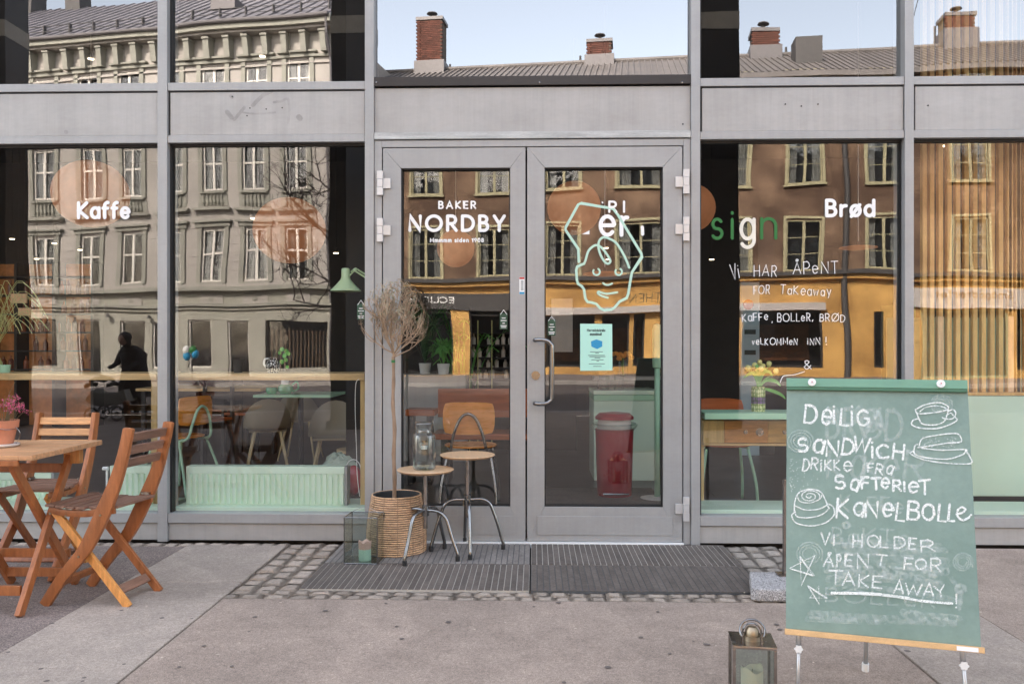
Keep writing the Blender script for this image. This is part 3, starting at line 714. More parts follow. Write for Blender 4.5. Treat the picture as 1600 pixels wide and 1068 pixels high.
for s_, a in (('Vi', (1144, 436, 1156, 434, 22)), ('HAR', (1178, 431, 1213, 431, 17)), ('ÅPeNT', (1239, 428, 1309, 427, 18)),
              ('FOR', (1178, 459, 1202, 459, 13)), ('TaKeaway', (1219, 459, 1298, 462, 14)),
              ('KaFFe', (1160, 502, 1200, 499, 12)), (',', (1206, 503, 1207, 503, 12)), ('BOLLeR,', (1215, 502, 1270, 501, 12)), ('BRØD', (1281, 502, 1320, 502, 11)),
              ('veLKOMMeN', (1175, 538, 1246, 538, 10)), ('iNN', (1262, 538, 1281, 538, 10)), ('!', (1291, 538, 1292, 538, 12)), ('&', (1256, 575, 1268, 575, 14))):
    mk = MB(); text(mk, s_, *a, mw, glass_fn, jit=.35, gap=.34, hand=.07); mk.build('handwriting', M['marker'], sf)
mk = MB(); ribbon(mk, cat_rom([(1218, 597), (1222, 588), (1228, 586), (1240, 585), (1250, 582), (1256, 580)], 4), mw, glass_fn, 200)
mk.build('handwriting', M['marker'], sf)
# baker's head line drawing on the right door
def line_part(pts, w, k, nm, smooth=0):
    lg = MB(); ribbon(lg, cat_rom(pts, smooth) if smooth else pts, w, glass_fn, k); o_ = lg.build(nm, M['mintfilm'], rdoor); return o_
line_part([(904.4, 409), (903.7, 389), (883.4, 359), (884, 355), (903.5, 319.5), (908, 317.6), (957.6, 326), (965.5, 335.8), (1002, 396), (1002.8, 401.5), (987.5, 425), (986, 432), (981.6, 459), (979, 465.5), (968, 471), (960, 480.5), (955, 483.5), (944, 484.5), (938, 481.5), (932, 475), (925, 472.5), (918, 471.5), (914.5, 466), (912.5, 452), (909, 447), (903, 443), (901.5, 438), (900.3, 422), (902, 416.5), (908, 413.6), (912.5, 412)], 4.0, 1, 'face_outline_drawing')['label'] = 'mint outline of a head in a tall hat'
line_part([(912.5, 412), (915, 406), (919, 393), (925, 386), (932, 383), (940, 387), (948, 397), (953.5, 407), (951, 411.5), (946, 410), (939.5, 400.5), (935.3, 388), (936, 377), (942, 371), (951, 372.5), (963, 380), (975, 399), (983, 418)], 3.6, 2, 'hair_curl_drawing', 6)
for cx_, cy_ in ((932, 424.5), (966.6, 424.5)):
    line_part([(cx_+5.2*cos(radians(a)), cy_+5.2*sin(radians(a))) for a in range(-60, 215, 16)], 2.9, 5+int(cx_ > 950), 'eye_drawing')
line_part([(942.4, 442), (946, 444.6), (951, 445), (956.4, 442.8)], 3.0, 8, 'nose_drawing', 4)
line_part([(949.7, 465), (941, 462.5), (934.5, 458.5), (935, 455.4), (941, 457.5), (949, 458.8), (964.3, 456.6)], 3.2, 9, 'mouth_drawing', 5)
# security sticker on the door stile
def st_fn(u, v, l): p = P(u, v, CD+.0155); p.y -= l; return p
def rect(mb, u0, u1, v0, v1, fn, l): mb.poly([fn(u0, v1, l), fn(u1, v1, l), fn(u1, v0, l), fn(u0, v0, l)])
s1 = MB(); rect(s1, 811.5, 819.5, 433, 459.5, st_fn, .0004); o = s1.build('sticker', M['white'], ldoor)
s1 = MB(); rect(s1, 811.7, 819.3, 433.2, 436, st_fn, .0008); s1.build('sticker_print', M['redp'], ldoor)
s1 = MB(); rect(s1, 811.7, 819.3, 456, 459.3, st_fn, .0008); s1.build('sticker_print', M['blue'], ldoor)
s1 = MB()
for i in range(9): rect(s1, 813.6, 818, 438+i*1.8, 438.8+i*1.8, st_fn, .0008)
s1.build('sticker_print', M['ink'], ldoor)
# small dark rating stickers on glass
for (u, v, par) in ((787, 502, ldoor), (564, 487, sf), (862, 512, rdoor)):
    s1 = MB(); rect(s1, u-6, u+6, v-13, v+12, glass_fn, .0004); s1.build('window_sticker', M['gdark'], par)
    s1 = MB()
    for dv, ln in ((-6, 3), (-2, 4.5), (2, 2), (6, 4.8), (8.5, 4)): rect(s1, u-ln, u+ln, v+dv, v+dv+1.3, glass_fn, .001)
    ribbon(s1, [(u-5, v-11), (u, v-18), (u+5, v-11)], .8, glass_fn, 5)
    s1.build('window_sticker_print', M['white_text'], par)
# mint notice taped inside the right door
t = thing('paper_notice', 'mint paper notice with a blue face mask taped to the right door glass', 'notice', (0, 0, 0))
def nt_fn(u, v, l): p = P(u, v, CD+YG-.004); p.y -= l; return p
nb_ = MB(); q = [nt_fn(906.5, 579, .0), nt_fn(957, 578.5, .0), nt_fn(956.5, 506, .0), nt_fn(906.5, 505.5, .0)]; nb_.prism(q, (0, .0015, 0)); nb_.build('sheet', M['paper_mint'], t)
s1 = MB(); s1.poly([nt_fn(u, v, .0005) for u, v in ((923.5, 533), (932, 530), (941, 533), (941, 541), (933, 545), (924, 541))]); s1.build('mask_picture', M['blue'], t)
s1 = MB()
for k, (word, a, b_, v) in enumerate((('Her', 917.5, 924.5, 517.5), ('må', 926, 930.5, 517.5), ('du', 932, 935.5, 517.5), ('bruke', 937, 945.5, 517.5), ('munnbind!', 922, 940, 523.5))):
    text(s1, word, a, v, b_, v, 3.6, .85, nt_fn, gap=.4)
for v, a, b_ in ((549, 922, 942), (551, 930, 936), (554.5, 919, 945), (556.5, 921, 946), (558.5, 929, 938), (561.5, 924, 943), (563.5, 932, 936), (567.8, 920, 945), (571.6, 927, 940)):
    rect(s1, a, b_, v, v+.8, nt_fn, .0006)
s1.build('print', M['ink'], t)['kind'] = 'stuff'

# ---------------------------------------------------------------- building above and the room behind
MB().box(-30, 30, .17, 9.3, 4.62, 14.5).build('upper_wall', M['panel'], sf)
MB().box(-30, 30, 0, .165, ZT+.002, 14.5).build('upper_wall', M['panel'], sf)
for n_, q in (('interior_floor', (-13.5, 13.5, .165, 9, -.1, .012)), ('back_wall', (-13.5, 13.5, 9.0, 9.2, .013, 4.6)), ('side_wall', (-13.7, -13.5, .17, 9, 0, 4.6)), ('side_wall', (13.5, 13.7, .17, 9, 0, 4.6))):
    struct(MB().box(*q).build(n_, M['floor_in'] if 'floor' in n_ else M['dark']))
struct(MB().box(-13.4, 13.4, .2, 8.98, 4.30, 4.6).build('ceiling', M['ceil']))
for q in ((-30, -13.72), (13.72, 30)): MB().box(q[0], q[1], 0, 9.3, 0, 4.61).build('side_wing', M['panel'], sf)
# ---------------------------------------------------------------- street furniture in front of the shop
def make_chair(label, loc, rz, bm_='teak_dark'):
    t = thing('folding_chair', label, 'chair', loc, rz, 'folding teak chairs at the bistro table')
    W2 = .158
    post = cat_rom([(-.235, .0), (-.149, .125), (-.037, .255), (.024, .36), (.076, .466), (.128, .587), (.163, .70), (.186, .80), (.190, .822)], 4)
    n = len(post); pw = [.046+.022*math.exp(-((i/n-.42)/.22)**2) for i in range(n)]; pw[-1] = .028; pw[-2] = .036
    for s_ in (-1, 1): smooth_angle(MB().bar(post, pw, s_*W2-.0115, s_*W2+.0115).build('post', M['teak'], t, bevel=.003))
    for s_ in (-1, 1): MB().bar([(-.215, .43), (.165, .0)], .036, s_*.122-.010, s_*.122+.010).build('leg', M['teak_y'] if s_ < 0 else M['teak'], t, bevel=.003)
    for k, (x, z) in enumerate(((.178, .775), (.163, .715), (.146, .655))):
        MB().bar([(x-.006, z-.019), (x+.005, z+.019)], .016, -W2+.012, W2-.012).build('back_slat', M[bm_], t, bevel=.002)  # near chair's dark slat colour holds the shade on its back
    for i in range(7):
        x = -.232+i*.052; z = .452-.008*sin(pi*i/6)
        w = W2-.014 if i >= 4 else W2+.006
        MB().box(x, x+.044, -w, w, z, z+.013).build('seat_slat', M['teak_dark'], t, bevel=.003)
    for s_ in (-1, 1):
        smooth_angle(MB().bar(cat_rom([(-.225, .436), (-.14, .424), (-.03, .424), (.03, .436), (.11, .443)], 4), .030, s_*.142-.008, s_*.142+.008).build('seat_rail', M['teak'], t, bevel=.003))
        MB().box(.055, .10, s_*.1415-.012, s_*.1415+.012, .466, .478).build('metal_hinge', M['steel_dark'], t)
    MB().bar([(.118, .055), (.140, .030)], .034, -.112, .112).build('stretcher', M['teak_dark'], t) if False else MB().bar([(.090, .085), (.118, .052)], .016, -.111, .111).build('stretcher', M['teak_dark'], t, bevel=.002)
    MB().bar([(-.178, .085), (-.155, .118)], .016, -.146, .146).build('stretcher', M['teak'], t, bevel=.002)
    bl = MB()
    for s_ in (-1, 1):
        for x, z in ((-.2, .424), (-.12, .415), (.055, .425), (-.055, .232)):
            bl.tube([(x, s_*(W2+.0115), z), (x, s_*(W2+.0145), z)], .0055, 10)
    bl.build('bolt', M['brass'], t)
    return t
ch1 = make_chair('teak folding chair seen from its side, standing on the slab strip', (-2.0, -1.10, 0), radians(-8))
ch2 = make_chair('teak folding chair behind the bistro table with its back to the window', (-2.60, -.62, 0), radians(90), 'teak_back')
t = thing('bistro_table', 'square folding teak bistro table with crossed legs, cut by the left frame edge', 'table', (-2.47, -1.17, 0))
TX0, TX1, TY0, TY1 = -.31, .30, -.29, .295
MB().box(TX1-.062, TX1, TY0, TY1, .696, .72).build('breadboard_end', M['teak_top'], t, bevel=.004)
MB().box(TX0, TX0+.062, TY0, TY1, .696, .72).build('breadboard_end', M['teak_top'], t, bevel=.004)
nS = 9; sw = (TY1-TY0)/nS
for i in range(nS): MB().box(TX0+.0635, TX1-.0635, TY0+i*sw+.002, TY0+(i+1)*sw-.002, .698, .719).build('slat', M['teak_top'], t, bevel=.002)
MB().box(TX0+.064, TX1-.064, TY0-.001, TY0+.014, .672, .697).build('apron', M['teak'], t, bevel=.003)
def yzbar(p, q, w, x0, x1):
    m = MB(); m.bar([p, q], w, x0, x1); m.v = [(y, x, z) for (x, y, z) in m.v]; return m
for s_ in (-1, 1):
    xx = s_*.20
    yzbar((-.225, .0), (.20, .69), .042, xx-.012, xx+.012).build('leg', M['teak'], t, bevel=.003)
    yzbar((.30, .0), (-.23, .69), .042, xx-s_*.036-.012, xx-s_*.036+.012).build('leg', M['teak'], t, bevel=.003)
    MB().box(xx-.022, xx+.055, .16, .20, .62, .694).build('bracket', M['teak_y'], t, bevel=.003)
for (y, z) in ((.245, .07), (.225, .17), (-.17, .10), (.16, .60)):
    MB().box(-.175, .175, y-.009, y+.009, z-.022, z+.022).build('stretcher', M['teak'], t, bevel=.003)
# flower pot with heather on the table
fp = P(6, 690, 3.86); pz = .7215
t = thing('flower_pot', 'terracotta pot on a pale saucer at the table edge', 'flower pot', (fp.x, -1.15, pz))
smooth_angle(MB().lathe([(.066, 0), (.072, .006), (.072, .012), (.05, .012)], n=28).build('saucer', M['saucer'], t))
smooth_angle(MB().lathe([(.046, .0125), (.060, .085), (.067, .087), (.071, .122), (.064, .122), (.058, .10), (.0, .10)], n=28).build('pot', M['terracotta'], t))
wi = MB(); wi.tube([(.05*cos(a)*1.35, .05*sin(a)*1.35, .085+.004*sin(3*a)) for a in [i*pi/12 for i in range(25)]], .0012, 5)
wi.tube(cat_rom([(.069, -.01, .09), (.085, 0, .06), (.07, .0, .02), (.06, -.02, .0)], 5), .0011, 5); wi.build('wire', M['steel_dark'], t)
t2 = thing('heather_plant', 'pink heather growing in the terracotta pot', 'plant', (fp.x, -1.15, pz+.102))
tw = MB(); fl_ = MB(); rr = random.Random(3)
for i in range(46):
    a = rr.uniform(0, 2*pi); r0 = rr.uniform(0, .04); h = rr.uniform(.06, .135); ex = rr.uniform(.02, .09)
    p0 = Vector((r0*cos(a), r0*sin(a), 0)); p1 = Vector(((r0+ex)*cos(a), (r0+ex)*sin(a), h)); pm = (p0+p1)/2+Vector((0, 0, .02))
    tw.tube([p0, pm, p1], .0011, 4, False)
    for k in range(16):
        f = rr.uniform(.3, 1); c = pm.lerp(p1, (f-.3)/.7)+Vector([rr.gauss(0, .006) for _ in range(3)]); s_ = rr.uniform(.002, .0042)
        d = Vector([rr.gauss(0, 1) for _ in range(3)]).normalized(); e = d.orthogonal().normalized()*s_; f_ = d.cross(e)
        fl_.poly([c+e, c+f_, c-e, c-f_])
tw.tube(cat_rom([(0, 0, .05), (.03, 0, .14), (.06, .0, .20)], 4), .001, 4, False)
tw.build('twigs', M['stem'], t2)['kind'] = 'stuff'; fl_.build('blossom', M['heather'], t2)['kind'] = 'stuff'

# stools
def make_stool(name, label, cx, D, zs, az, zh):
    t = thing(name, label, 'stool', (cx, D-CD, 0), az, 'swivel stools with round wooden seats')
    t['zs'] = zs
    smooth_angle(MB().lathe([(0, zs-.022), (.10, zs-.022), (.145, zs-.016), (.160, zs-.004), (.158, zs-.001), (.13, zs-.0005), (0, zs)], n=48).build('seat', M['seat'], t))
    smooth_angle(MB().tube([(0, 0, zh-.10), (0, 0, zs-.022)], .0125, 16).build('column', M['steel_dark'], t))
    hb = MB(); hb.lathe([(.016, zh-.03), (.021, zh-.028), (.021, zh+.03), (.014, zh+.033)], n=20)
    smooth_angle(hb.build('hub', M['steel'], t))
    kn = MB(); kn.tube([(-.02, -.01, zh-.025), (-.04, -.02, zh-.025)], .006, 10); kn.tube([(-.04, -.02, zh-.043), (-.04, -.02, zh-.007)], .005, 10); kn.build('clamp_knob', M['brass'], t)
    for k in range(4):
        a = k*pi/2
        pr = cat_rom([(.018, zh+.002), (.06, zh+.004), (.10, zh-.003), (.132, zh-.028), (.152, zh-.075), (.175, zh-.14), (.200, .07), (.208, .045), (.209, .02)], 4)
        smooth_angle(MB().tube([(r_*cos(a), r_*sin(a), z) for r_, z in pr], .0095, 12).build('leg', M['steel'], t))
        MB().tube([(.209*cos(a), .209*sin(a), .0085), (.209*cos(a), .209*sin(a), .034)], .0125, 14).build('rubber_foot', M['black_rubber'], t)
    return t
a1 = atan2(4.47-4.66, -.708+.62); make_stool('swivel_stool', 'lower round-seat swivel stool holding the glass jar', -.612, 4.66, .502, a1, .268)
a2 = atan2(4.656-4.85, -.36+.39); make_stool('swivel_stool', 'taller round-seat swivel stool standing against the left door', -.388, 4.815, .565, a2, .30)
# jar
t = thing('glass_jar', 'clear wire-handled glass jar standing on the lower stool', 'jar', (X(662.5, 4.63), 4.64-CD, .5022))
smooth_angle(MB().lathe([(.0, .001), (.058, .001), (.064, .008), (.064, .175), (.060, .192), (.040, .208), (.038, .222), (.041, .224), (.041, .248), (.046, .250), (.046, .262), (.041, .264)], n=36).build('body', M['jar'], t), 30)
smooth_angle(MB().lathe([(.0, .003), (.05, .003), (.058, .012), (.058, .02), (.0, .014)], n=30).build('thick_bottom', M['clear'], t))
w_ = MB()
for z, r_ in ((.218, .041), (.256, .0475)): w_.tube([(r_*cos(a), r_*sin(a), z) for a in [i*2*pi/24 for i in range(25)]], .0013, 5)
for s_ in (-1, 1): w_.tube(cat_rom([(s_*.041, 0, .218), (s_*.049, .0, .235), (s_*.048, 0, .256), (s_*.052, 0, .27)], 4), .0015, 5)
for s_ in (-1, 1): w_.tube([(s_*.03, -.01, .25), (s_*.026, -.01, .15)], .0009, 5)
w_.build('wire', M['steel_dark'], t)
cup = MB(); cup.lathe([(.0, .105), (.018, .108), (.03, .125), (.034, .155)], n=20); smooth_angle(cup.build('hanging_cup', M['clear'], t))
cd = MB(); cd.lathe([(0, .112), (.017, .113), (.018, .13), (0, .13)], n=16); cd.build('tealight', M['white'], t)

# wicker planter and olive tree
PX, PY = X(622, 4.86), -.195
t = thing('wicker_planter', 'round rattan planter wound with horizontal canes under the bare olive tree', 'planter', (PX, PY, .0085))
hh = .325; rb = lambda z: .166+.014*sin(pi*min(1, max(0, (z/hh)*.95+.12)))-.022*(z/hh)
smooth_angle(MB().lathe([(rb(0)-.008, 0)]+[(rb(z*hh)-.008, z*hh) for z in (.2, .4, .6, .8, 1)]+[(rb(hh)-.022, hh-.004), (rb(hh)-.03, .25), (0, .25)], n=40).build('liner', M['wicker_in'], t))
nr = 27; cane_me = {}
for i in range(nr):
    z = .006+i*(hh-.008)/(nr-1); r_ = rb(z)-.004
    m = MB(); m.tube([(r_*cos(a)+R.uniform(-.0008, .0008), r_*sin(a)+R.uniform(-.0008, .0008), z+R.uniform(-.0007, .0007)) for a in [k*2*pi/48 for k in range(48)]]+[(r_, 0, z)], .0049, 6, False)
    smooth_angle(m.build('cane', M['wicker'], t), 80)
bs = MB()
for k in range(12):
    a = k*pi/6+.2; bs.tube([((rb(z)+.0012)*cos(a), (rb(z)+.0012)*sin(a), z) for z in [i*hh/16 for i in range(17)]], .0016, 4)
bs.build('binding', M['bark'], t)
MB().lathe([(0, .252), (rb(hh)-.032, .252), (rb(hh)-.032, .258), (0, .262)], n=30).build('soil', M['soil'], t)

t = thing('olive_tree', 'bare standard olive tree with a dry twiggy crown in the rattan planter', 'tree', (X(618, 4.86), PY, .26))
tr = cat_rom([(0, 0, 0), (.004, 0, .15), (-.002, .004, .30), (.004, 0, .45), (-.006, 0, .60), (-.002, 0, .74), (-.004, 0, .87)], 4)
smooth_angle(MB().tube(tr, [.0125-.003*i/len(tr)+.0012*sin(i*1.7) for i in range(len(tr))], 10).build('trunk', M['bark'], t), 80)
MB().tube([(-.004, 0, .835), (-.004, 0, .85)], .0115, 10).build('tape', M['greenp'], t)
rr = random.Random(21); br = MB(); lf = MB()
def leaf(c, d, L, w):
    d = d.normalized(); s_ = d.orthogonal().normalized(); s_ = (s_*cos(rr.uniform(0, 6.3))+d.cross(s_)*sin(rr.uniform(0, 6.3))).normalized()*w
    lf.poly([c, c+d*L*.5+s_, c+d*L, c+d*L*.5-s_])
def grow(p, d, L, r_, lev):
    n = 4; pts = [p.copy()]; q = p.copy(); dd = d.copy()
    for i in range(n):
        dd = (dd+Vector([rr.gauss(0, .13) for _ in range(3)])+Vector((0, 0, .10 if lev < 3 else .02))).normalized()
        q = q+dd*L/n; pts.append(q.copy())
    br.tube(pts, [max(.0016, r_*(1-.4*i/n)) for i in range(n+1)], 5 if lev < 2 else 3, False)
    if lev < 4:
        for i in range((4, 3, 3, 2)[lev]):
            k = rr.randint(1, n); a = pts[k]
            nd_ = (dd*.85+Vector((0, 0, .12))+Vector([rr.gauss(0, .32) for _ in range(3)])).normalized()
            grow(a, nd_, L*rr.uniform(.5, .78), r_*.66, lev+1)
    if lev >= 3:
        for k in range(2 if lev == 4 else 1):
            if q.z > 1.08 or rr.random() < .25: leaf(pts[rr.randint(2, n)], (dd+Vector([rr.gauss(0, .8) for _ in range(3)])), rr.uniform(.016, .034), rr.uniform(.002, .0042))
top_ = Vector(tr[-1])
for k in range(9):
    a = k*2*pi/9+.3; el = (.75, .35, 1.1)[k % 3]
    grow(top_+Vector((0, 0, rr.uniform(-.01, .03))), Vector((cos(a), sin(a), el)).normalized(), rr.uniform(.21, .27), .0045, 0)
grow(top_, Vector((0, 0, 1)), .26, .005, 0)
# keep the crown in its round outline
def squash(v):
    c = Vector((.0, 0, 1.07)); p = Vector(v)-c; q = Vector((p.x/.205, p.y/.2, p.z/.27)); l = q.length
    if l > .78 and v[2] > .72: p *= (.78+.22*(1-math.exp(-(l-.78)/.3)))/l
    return tuple(c+p)
br.v = [squash(v) for v in br.v]; lf.v = [squash(v) for v in lf.v]
br.build('crown', M['twig'], t)['kind'] = 'stuff'; lf.build('dry_leaves', M['leaf_dry'], t)['kind'] = 'stuff'

# square glass lantern with a candle
lx0, lx1 = -1.030, -.848; ly0, ly1 = -.506, -.345
t = thing('glass_lantern', 'square open-topped glass box lantern beside the rattan planter', 'lantern', ((lx0+lx1)/2, (ly0+ly1)/2, .0078), radians(-3))
w2, d2, H = .091, .081, .252
for q in ((-w2, w2, -d2-.001, -d2+.001, 0, H), (-w2, w2, d2-.001, d2+.001, 0, H), (-w2-.001, -w2+.001, -d2+.002, d2-.002, 0, H), (w2-.001, w2+.001, -d2+.002, d2-.002, 0, H)):
    MB().box(*q).build('pane', M['clear'], t)
MB().box(-w2, w2, -d2, d2, .0005, .005).build('mirror_base', M['steel'], t)
ed = MB()
for x in (-w2, w2):
    for y in (-d2, d2): ed.tube([(x, y, 0), (x, y, H)], .0032, 6)
for z in (.003, H):
    for y in (-d2, d2): ed.tube([(-w2, y, z), (w2, y, z)], .0025, 6)
    for x in (-w2, w2): ed.tube([(x, -d2, z), (x, d2, z)], .0025, 6)
ed.build('metal_edging', M['steel'], t)
MB().tube(cat_rom([(-w2, d2, H), (-.04, d2, H+.022), (.02, d2-.02, H+.022), (w2, .0, H+.003)], 6), .0012, 5).build('wire_handle', M['steel_dark'], t)
t = thing('candle', 'half burnt pink and mint candle inside the glass box lantern', 'candle', ((lx0+lx1)/2+.005, (ly0+ly1)/2-.01, .0132))
smooth_angle(MB().lathe([(0, 0), (.033, 0), (.034, .004), (.034, .062)], n=24).build('mint_half', M['wax_mint'], t))
pr_ = MB(); pr_.lathe([(.034, .0622), (.0345, .09), (.036, .102), (.030, .098), (.02, .085), (0, .082)], n=24)
pr_.v = [(x, y, z+(.006*sin(5*atan2(y, x)) if z > .095 else 0)) for x, y, z in pr_.v]; smooth_angle(pr_.build('pink_half', M['wax_pink'], t))
MB().tube([(0, 0, .082), (.002, 0, .098)], .001, 5).build('wick', M['black_rubber'], t)

# steel storm lantern bottom right
LX, LD = X(1175, 2.84), 2.84
t = thing('steel_lantern', 'small polished steel candle lantern with a ring handle standing before the chalkboard', 'lantern', (LX, LD-CD, .0), radians(-7))
w2 = .066; h0 = .198
MB().box(-w2, w2, -w2, w2, .001, .012).build('base', M['steel_dark'], t, bevel=.002)
roof = MB(); k = [(-w2-.006, -w2-.006), (w2+.006, -w2-.006), (w2+.006, w2+.006), (-w2-.006, w2+.006)]
roof.box(-w2-.004, w2+.004, -w2-.004, w2+.004, h0-.008, h0-.0005)
roof.prism([(x, y, h0) for x, y in k], (0, 0, .003)); roof.build('roof', M['steel_dark'], t, bevel=.0012)
for x in (-1, 1):
    for y in (-1, 1): MB().box(x*w2-.005, x*w2+.005, y*w2-.005, y*w2+.005, .012, h0-.008).build('corner_post', M['steel_dark'], t, bevel=.001)
for q in ((-w2+.005, w2-.005, -w2, -w2+.001), (-w2+.005, w2-.005, w2-.001, w2), (-w2, -w2+.001, -w2+.005, w2-.005), (w2-.001, w2, -w2+.005, w2-.005)):
    MB().box(*q, .012, h0-.009).build('pane', M['clear'], t)
dome = MB(); dome.lathe([(.030, h0+.003), (.030, h0+.018), (.024, h0+.018), (.024, h0+.022), (.022, h0+.036), (.014, h0+.046), (0, h0+.050)], n=28); smooth_angle(dome.build('chimney_dome', M['brass'], t))
hoop = MB(); hoop.tube([(.0305*cos(a), 0, h0+.025+.032*sin(a)) for a in [i*pi/14 for i in range(15)]], .0030, 8); hoop.box(-.0335, -.0275, -.006, .006, h0+.003, h0+.026); hoop.box(.0275, .0335, -.006, .006, h0+.003, h0+.026); hoop.build('bracket', M['steel'], t, smooth=False)
smooth_angle(MB().tube([(.038*cos(a), .028, h0+.04+.030*sin(a)) if False else (.041*cos(a), -.01+.014*sin(a), h0+.034+.034*sin(a)) for a in [radians(-28)+i*radians(236)/20 for i in range(21)]], .0042, 10).build('ring_handle', M['steel'], t))
t = thing('candle', 'cream candle with a melted rim inside the steel lantern', 'candle', (LX, LD-CD, .0125))
cm = MB(); cm.lathe([(0, 0), (.036, 0), (.037, .08), (.036, .092), (.030, .089), (.02, .078), (0, .074)], n=28)
cm.v = [(x, y, z+(.008*sin(2*atan2(y, x)+.6)+.003*sin(5*atan2(y, x)) if z > .085 else 0)) for x, y, z in cm.v]; smooth_angle(cm.build('body', M['wax'], t))
MB().tube([(0, 0, .074), (.001, 0, .088)], .001, 5).build('wick', M['black_rubber'], t)

# ---------------------------------------------------------------- chalkboard easel
BL = Vector((X(1228, 2.753), 2.753-CD, 0)); BR = Vector((X(1533, 2.60), 2.60-CD, 0)); zb = .268
BL.z = BR.z = zb
ux = (BR-BL); bw = ux.length; ux.normalize(); uy = Vector((.064, .204, .78)).normalized(); bh = .812; un = ux.cross(uy).normalized()
if un.y > 0: un = -un                                   # towards the camera
ct = thing('chalkboard_easel', 'green chalkboard flip easel with white chalk menu standing at the kerb side', 'chalkboard', tuple(BL+ux*bw/2+Vector((0, .12, -zb))))
ct['label'] = 'green chalkboard on a folding easel with a white chalk cafe menu'
T0 = Vector(ct.location)
def bp(x, y, n=0): return tuple(BL+ux*x+uy*y+un*n-T0)
def slab(mb, x0, x1, y0, y1, n0, n1):
    mb.prism([bp(x0, y0, n0), bp(x1, y0, n0), bp(x1, y1, n0), bp(x0, y1, n0)], un*(n1-n0)); return mb
slab(MB(), 0, bw, 0, bh, -.012, 0).build('board', M['board'], ct, bevel=.001)
slab(MB(), -.001, bw-.002, bh-.003, bh+.027, .0005, .012).build('header_rail', M['board_edge'], ct, bevel=.001)
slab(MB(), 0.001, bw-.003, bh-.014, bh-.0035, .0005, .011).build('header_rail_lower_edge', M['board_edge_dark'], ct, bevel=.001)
slab(MB(), -.004, bw+.006, -.018, .0, -.014, .020).build('pen_ledge', M['ledge'], ct, bevel=.002)
for x in (.083, bw-.083):
    c = Vector(bp(x, bh+.012, .012)); kn = MB(); kn.tube([c, c+un*.009], .0130, 20); kn.tube([c+un*.009, c+un*.013], .0045, 10); smooth_angle(kn.build('clamp_knob', M['white'], ct))
    c2 = MB(); c2.tube([c+un*.0132, c+un*.0134], .0022, 8); c2.build('knob_centre', M['redp'], ct)
slab(MB(), bw-.072, bw-.012, -.016, -.003, .0205, .0212).build('ledge_sticker', M['white'], ct)
for x, tx in ((.040, -.035), (bw-.050, .045)):
    p0 = Vector(bp(x, .10, -.02)); p1 = Vector(bp(x, -.02, -.014)); d = Vector((tx, -.075, -1)).normalized(); p2 = p1+d*((p1.z+T0.z-.004)/-d.z)
    MB().tube([p0, p1, p1+d*.035], .0085, 12).build('leg_sleeve', M['greymetal'], ct, smooth=True)
    MB().tube([p1, p2], .0058, 12).build('leg', M['greymetal'], ct, smooth=True)
    kc = p1+d*.042; kn = MB(); n_ = 6
    pts = [kc+ux*(.0125*(1+.14*cos(n_*a))*cos(a))+Vector((0, 0, 1))*(.0125*(1+.14*cos(n_*a))*sin(a))+un*.004 for a in [i*2*pi/36 for i in range(36)]]
    kn.prism(pts, un*.010); kn.build('clamp_knob', M['white'], ct, bevel=.001)
rt = Vector(bp(bw/2, bh-.05, -.02)); rf = P(1352, 1043, 3.085)-T0; rf.z = .004
MB().tube([rt, rt.lerp(rf, .78)], .0105, 12).build('rear_leg', M['greymetal'], ct, smooth=True)
MB().tube([rt.lerp(rf, .78), rf], .008, 12).build('rear_leg_extension', M['greymetal'], ct, smooth=True)
MB().tube([rf.lerp(rt, .03), rf], .0125, 12).build('rubber_foot', M['white'], ct)
pB = BL.copy()
def bd_fn(u, v, l):
    return on_plane(u, v, pB, un)+un*(l*.6)-T0
M['chalk'] = chalk('chalk', .95, (.84, .87, .84), 300, .09, .405)
M['chalk_thin'] = chalk('thin_chalk', .92, (.84, .87, .84), 300, .09, .43)
M['ghost'] = chalk('rubbed_chalk', .30, (.75, .82, .78), 120, .2, .45)
M['smear'] = chalk('chalk_smear', .25, (.82, .87, .84), 55, .16, .52)
gh = MB(); kw = dict(jit=.5, gap=.3, wj=.3)
text(gh, 'BRØD', 1292, 683, 1408, 688, 46, 6, bd_fn, jit=.5, gap=.25, wj=.3)
for s_, a in (('K', (1292, 745, 1318, 748, 40)), ('a', (1328, 745, 1346, 748, 52)), ('K', (1350, 750, 1378, 750, 42)), ('e', (1376, 745, 1398, 750, 50)), ('R', (1412, 746, 1440, 750, 42))):
    text(gh, s_, *a, 5.5, bd_fn, jit=.5)
for s_, a in (('KaFFe', (1312, 798, 1410, 802, 24)), ('BaKTe', (1300, 848, 1420, 852, 24)), ('BOLLeR', (1290, 938, 1460, 948, 20))):
    text(gh, s_, *a, 3.4, bd_fn, jit=.6, gap=.3)
for cx_, cy_, r_ in ((1264, 865, 22), (1504, 878, 17), (1250, 690, 22), (1470, 632, 18), (1500, 920, 10), (1322, 820, 7)):
    ribbon(gh, [(cx_+r_*f*cos(a), cy_+r_*f*.9*sin(a)) for f, a in [(.35+.65*i/46, i*.42) for i in range(47)]], 2.6, bd_fn, R.randint(10, 60))
gh.build('rubbed_out_drawing', M['ghost'], ct)['kind'] = 'stuff'
sm = MB(); kk = 0
for y in range(9):
    v = 844+y*7.5
    ribbon(sm, cat_rom([(1300+R.uniform(-12, 12), v), (1370, v+R.uniform(-3, 4)), (1430, v+4), (1470+R.uniform(-15, 12), v+8)], 5), R.uniform(8, 15), bd_fn, 60+y, .3)
